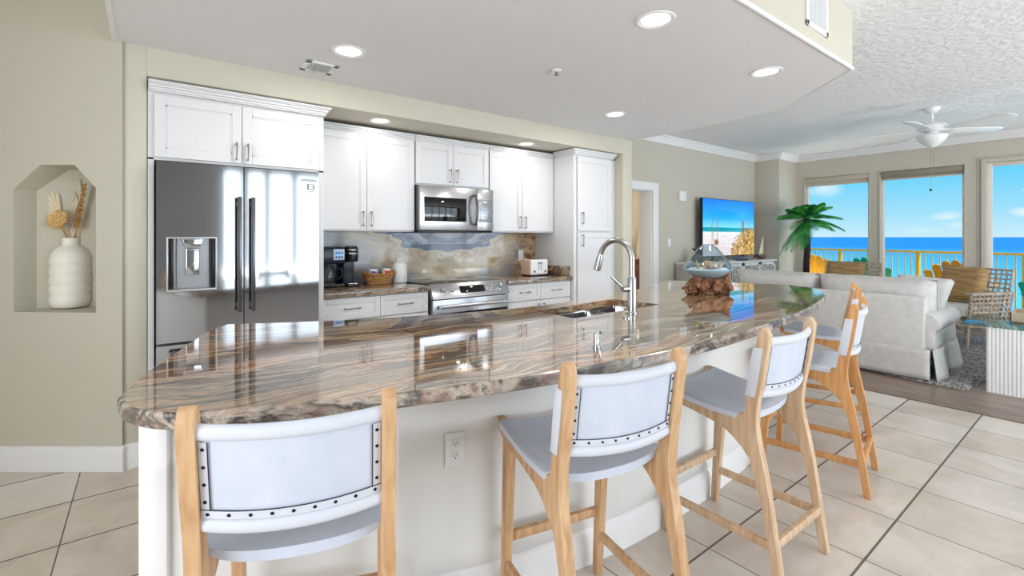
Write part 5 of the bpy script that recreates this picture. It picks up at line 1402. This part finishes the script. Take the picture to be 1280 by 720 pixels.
# ceiling fan
fz = CH
t = thing('ceiling_fan', 'white five-blade ceiling fan with bowl light in the living room', 'ceiling fan', (7.19, 1.376, 2.35))
ft = Vector((0, 0, -2.35))
def F(z): return z-2.35
b = MB(); b.lathe([(0, F(2.819)), (.075, F(2.819)), (.07, F(2.79)), (.045, F(2.76)), (.02, F(2.755)), (0, F(2.755))], n=32); obj('canopy', b, M['white'], t)
b = MB(); b.cyl((0, 0, F(2.76)), (0, 0, F(2.64)), .013, 14); obj('downrod', b, M['white'], t)
b = MB(); b.lathe([(0, F(2.655)), (.05, F(2.652)), (.11, F(2.635)), (.135, F(2.61)), (.135, F(2.575)), (.11, F(2.555)), (.07, F(2.545)), (0, F(2.54))], n=40); obj('motor_housing', b, M['white'], t)
b = MB(); b.lathe([(0, F(2.54)), (.06, F(2.54)), (.065, F(2.515)), (.14, F(2.50)), (.145, F(2.495)), (.125, F(2.45)), (.08, F(2.40)), (.03, F(2.368)), (.012, F(2.358)), (0, F(2.355))], n=40); obj('light_bowl', b, mat('frosted_bowl', (236, 236, 236), .4), t)
for k in range(5):
    a = R(-3+72*k); d1 = rgt*math.cos(a)+fwd*math.sin(a); s1_ = d1.cross(Vector((0, 0, 1)))
    m4 = Matrix(((d1.x, s1_.x, 0, 0), (d1.y, s1_.y, 0, 0), (0, 0, 1, F(2.56)), (0, 0, 0, 1))) @ Matrix.Rotation(R(12), 4, 'X')
    b = MB(); b.prism([(.2, -.05), (.26, -.062), (.68, -.072), (.73, -.06), (.75, -.03), (.75, .03), (.73, .06), (.68, .072), (.26, .062), (.2, .05)], 'z', -.003, .004, bev=.001); b.xf(m4); bl = obj('blade', b, M['white'], t)
    b = MB(); b.prism([(.10, -.02), (.20, -.03), (.27, -.035), (.27, .035), (.20, .03), (.10, .02)], 'z', .004, .010); b.xf(m4); obj('blade_bracket', b, M['trim'], bl)
for dx, zb_ in ((.02, 2.0), (-.015, 1.90)):
    b = MB(); p = rgt*dx; b.cyl((p.x, p.y, F(2.37)), (p.x, p.y, F(zb_)), .0018, 6); ch = obj('pull_chain', b, M['nickel'], t)
    if zb_ < 1.95:
        b = MB(); b.lathe([(0, .03), (.006, .028), (.012, .01), (.010, 0), (0, -.002)], (p.x, p.y, F(1.86)), 14); obj('pull_knob', b, M['dark'], ch)

# wicker armchairs
def wicker_chair(loc, rz, label):
    # local: faces -X ; back at +X ; width in Y
    t = thing('wicker_armchair', label, 'armchair', loc, rz, group='wicker armchairs in the living room')
    r_ = .0115
    def weave(b, P, nu, nv):  # P(u,v) surface
        for i in range(nu+1):
            b.tube([P(i/nu, j/12)+Vector((0, 0, 0)) for j in range(13)], r_, 6)
        for j in range(nv+1):
            b.tube([P(i/12, j/nv) for i in range(13)], r_, 6)
    W2 = .36
    b = MB(); weave(b, lambda u, v: Vector((.28+.13*v, -W2+2*W2*u, .34+.55*v)), 13, 10); b.tube([(.28, -W2, .34), (.41, -W2, .89), (.41, W2, .89), (.28, W2, .34)], .018, 8); obj('back', b, M['wicker'], t)
    for sg in (-1, 1):
        b = MB(); weave(b, lambda u, v: Vector((-.30+(.60+.06*v)*u, sg*(W2+.03*v), .24+.38*v)), 10, 7)
        b.tube([(-.30, sg*W2, .24), (-.30, sg*(W2+.03), .62), (.36, sg*(W2+.03), .62)], .018, 8)
        weave(b, lambda u, v: Vector((-.30+.66*u, sg*(W2+.03-.06*v), .625)), 10, 1); obj('arm', b, M['wicker'], t)
    b = MB(); weave(b, lambda u, v: Vector((-.31, -W2+2*W2*u, .20+.12*v)), 13, 3); weave(b, lambda u, v: Vector((-.31+.62*u, -W2+2*W2*v, .32)), 10, 10); obj('seat_frame', b, M['wicker'], t)
    for sx in (-.27, .27):
        for sy in (-.33, .33):
            b = MB(); b.tube([(sx, sy, .22), (sx*1.06, sy*1.02, 0)], [.024, .018], 10); obj('leg', b, M['wicker'], t)
    b = MB(); b.box(-.32, .26, -.32, .32, .335, .46, .04, 4); obj('seat_cushion', b, M['cushionw'], t, smooth=60)
    b = MB(); b.pillow((0, 0, 0), (.50, .17, .44), n=14, ex=5); b.xf(Matrix.Translation((.21, .04, .70)) @ Matrix.Rotation(R(14), 4, 'Y') @ Matrix.Rotation(R(90), 4, 'Z')); obj('back_cushion', b, M['tan'], t, smooth=60, label='tan ribbed back cushion')
    return t
wicker_chair((8.02, 1.33, .036), R(-25), 'wicker armchair with tan cushion right of the sofa, in front of the windows')
wicker_chair((8.25, 2.60, .036), R(-2), 'wicker armchair mostly hidden behind the sofa near the palm tree')

# side table with fluted white pedestal and glass top at the right edge
t = thing('side_table', 'glass-topped side table on a white fluted pedestal at the right edge', 'side table', (6.0, .42, 0))
b = MB(); px0, px1, py0, py1 = 5.72, 6.25, .10, .735
def flut(p, q, n_):
    p, q = Vector((*p, 0)), Vector((*q, 0)); d1 = (q-p)/n_; nn_ = Vector((d1.y, -d1.x, 0)).normalized()
    out = []
    for i in range(n_):
        for s_ in range(4): 
            f_ = (i+s_/4); out.append(p+d1*f_+nn_*(.006*math.sin(PI*s_/4)))
    return out
pts = flut((px0, py1), (px0, py0), 26) + flut((px0, py0), (px1, py0), 22) + flut((px1, py0), (px1, py1), 26) + flut((px1, py1), (px0, py1), 22)
b.prism([(p.x, p.y) for p in pts][::-1], 'z', 0.0, .555); obj('pedestal', b, M['trim'], t, True, smooth=30)
b = MB(); b.box(5.70, 6.50, -.05, .90, .556, .568, .003); obj('glass_top', b, M['tableglass'], t, True)
t = thing('wooden_tray', 'pale wooden tray with oranges on the glass side table', 'tray', (6.28, .44, .5685))
b = MB(); b.box(6.10, 6.46, .25, .64, .5685, .58, .003)
for (a0, a1, c0, c1) in ((6.10, 6.115, .25, .64), (6.445, 6.46, .25, .64), (6.10, 6.46, .25, .265), (6.10, 6.46, .625, .64)): b.box(a0, a1, c0, c1, .5685, .66, .004)
obj('box', b, M['traywood'], t, True)
for k, (xx, yy) in enumerate(((6.2, .50), (6.24, .40), (6.33, .46))):
    b = MB(); b.lathe([(0, 0), (.02, .003), (.038, .02), (.042, .04), (.036, .062), (.018, .076), (.004, .079), (0, .077)], (xx, yy, .5805), 24)
    o_ = thing('orange_fruit', ('orange in the wooden tray nearest the tray edge', 'orange in the wooden tray at the right', 'orange at the back of the wooden tray')[k], 'orange', (xx, yy, .5805), group='oranges in the tray')
    obj('peel', b, M['orangefruit'], o_, True); b = MB(); b.cyl((xx, yy, .656), (xx, yy, .664), .003, 8); obj('stem', b, M['frond'], o_, True)
# second sofa / armchair at the right edge
t = thing('armchair', 'light grey slipcovered armchair behind the side table at the right edge', 'armchair', (6.95, .1, 0))
b = MB(); b.box(6.55, 7.45, -.55, .30, .03, .42, .04, 3); obj('seat_base', b, M['sofa'], t, True, smooth=50)
b = MB(); b.prism([(.18, .1), (.18, .5)] + [(.30+.12*math.cos(R(a)), .52+.12*math.sin(R(a))) for a in range(180, -31, -30)] + [(.36, .1)], 'x', 6.55, 7.4, bev=.01); obj('arm', b, M['sofa'], t, True, smooth=50)
b = MB(); b.box(6.50, 6.72, -.6, .25, .35, .85, .06, 4); obj('back', b, M['sofa'], t, True, smooth=50)
b = MB(); b.box(6.72, 7.46, -.5, .17, .42, .54, .04, 4); obj('seat_cushion', b, M['sofa'], t, True, smooth=50)

# ================================================================== BALCONY AND SEA
b = MB(); b.prism([(WX+.2, -3.8), (11.0-.9, -3.8), (12.35, 5.2), (WX+.2, 5.2)], 'z', -.15, -.01); struct('floor_balcony', b, M['balcony'])
P0, P1 = Vector((10.1, -1.66, 0)), Vector((12.53, 5.43, 0))
dr_ = (Vector((12.196, 4.484, 0))-Vector((11.012, .996, 0))); dr_.normalize()
Ra = Vector((11.012, .996, 0)) - dr_*2.2; Rb = Vector((12.196, 4.484, 0)) + dr_*.9
t = thing('balcony_railing', 'yellow metal balcony railing beyond the windows, in front of the sea', 'railing', tuple(Ra))
L = (Rb-Ra).length; ang = math.atan2(dr_.y, dr_.x); t.rotation_euler = (0, 0, ang)
b = MB(); b.box(0, L, -.025, .025, 1.03, 1.07, .006); obj('top_rail', b, M['yellow'], t)
b = MB(); b.box(0, L, -.015, .015, .08, .11, .004); obj('bottom_rail', b, M['yellow'], t)
n_ = int(L/.115); k0 = 0
for k in range(n_+1):
    if k % 13 == 6:
        b = MB(); b.box(k*.115-.03, k*.115+.03, -.03, .03, -.01, 1.03, .004); obj('post', b, M['yellow'], t)
    else:
        b = MB(); b.box(k*.115-.007, k*.115+.007, -.007, .007, .10, 1.035); obj('baluster', b, M['yellow'], t)
def adirondack(loc, rz, m, label, s_=1.0):
    # faces +X? local: seat in front (-X), fan back at +X, width Y
    t = thing('adirondack_chair', label, 'adirondack chair', loc, rz, group='adirondack chairs on the balcony'); t.scale = (s_, s_, s_)
    n_ = 7
    for k in range(n_):
        u = (k-(n_-1)/2)/((n_-1)/2); h = .98-.17*u*u; wb, wt = .070, .108
        y0 = u*.24; y1 = u*.34; b = MB()
        xz = lambda s: (.20+.26*s, .26+ (h-.26)*s)
        poly = [(-wb/2, 0), (wb/2, 0)]
        L_ = math.hypot(.26, h-.26)
        poly = [(y0-wb/2, 0), (y0+wb/2, 0), (y1+wt/2, L_*.93), (y1+wt*.33, L_*.98), (y1, L_), (y1-wt*.33, L_*.98), (y1-wt/2, L_*.93)]
        b.prism(poly, 'x', -.01, .01, bev=.002); b.xf(Matrix.Translation((.20, 0, .26)) @ Matrix.Rotation(math.atan2(.26, h-.26), 4, 'Y')); obj('back_slat', b, m, t)
    for k in range(6):
        b = MB(); b.box(-.34+k*.095, -.34+k*.095+.082, -.27, .27, .36-k*.018, .378-k*.018, .003); obj('seat_slat', b, m, t)
    b = MB(); b.box(.18, .22, -.33, .33, .30, .36, .004); b.box(.30, .33, -.36, .36, .56, .62, .004); obj('back_support', b, m, t)
    for sg in (-1, 1):
        b = MB(); b.prism([(-.42, -.07), (.1, -.08), (.38, -.03), (.38, .03), (.1, .05), (-.42, .06)], 'z', .57, .592, bev=.004); b.xf(Matrix.Translation((0, sg*.32, 0))); obj('arm', b, m, t)
        b = MB(); b.box(-.34, -.25, sg*.30-.012, sg*.30+.012, 0, .57, .003); obj('leg', b, m, t)
        b = MB(); b.prism([(-.36, .28), (-.36, .38), (.55, .10), (.55, 0), (.45, 0)], 'y', sg*.275-.012, sg*.275+.012, bev=.002); obj('leg', b, m, t)
    return t
bz = -.01
adirondack((10.45, 3.66, bz), R(182), M['yelloww'], 'yellow adirondack chair on the balcony behind the palm tree', 1.03)
adirondack((10.50, 2.84, bz), R(180), M['green'], 'green adirondack chair on the balcony behind the narrow window pillar')
adirondack((10.20, 2.24, bz), R(180), M['orange'], 'low orange adirondack chair just above the sofa back', .62)
adirondack((10.45, 1.62, bz), R(178), M['amber'], 'amber adirondack chair on the balcony left of the wide pillar')
adirondack((10.32, .62, bz), R(180), M['green'], 'green adirondack chair at the right edge on the balcony', .86)
# balcony slab above
b = MB(); b.box(WX+.2, 10.05, -3.8, 5.4, CH-.02, CH+.2); struct('ceiling_balcony', b, M['trim'])
b = MB(); b.box(-6, 11.5, -7.5, -3.8, -.15, -.01); struct('floor_terrace_bounce', b, M['balcony'])  # unseen slab, added to bounce sun in through the south doors
b = MB(); b.box(0, 60000, -60000, 60000, -.5, 0); o = struct('ground_sea', b, M['sea'], smooth=0); o.location = (13.2, 0, -35)
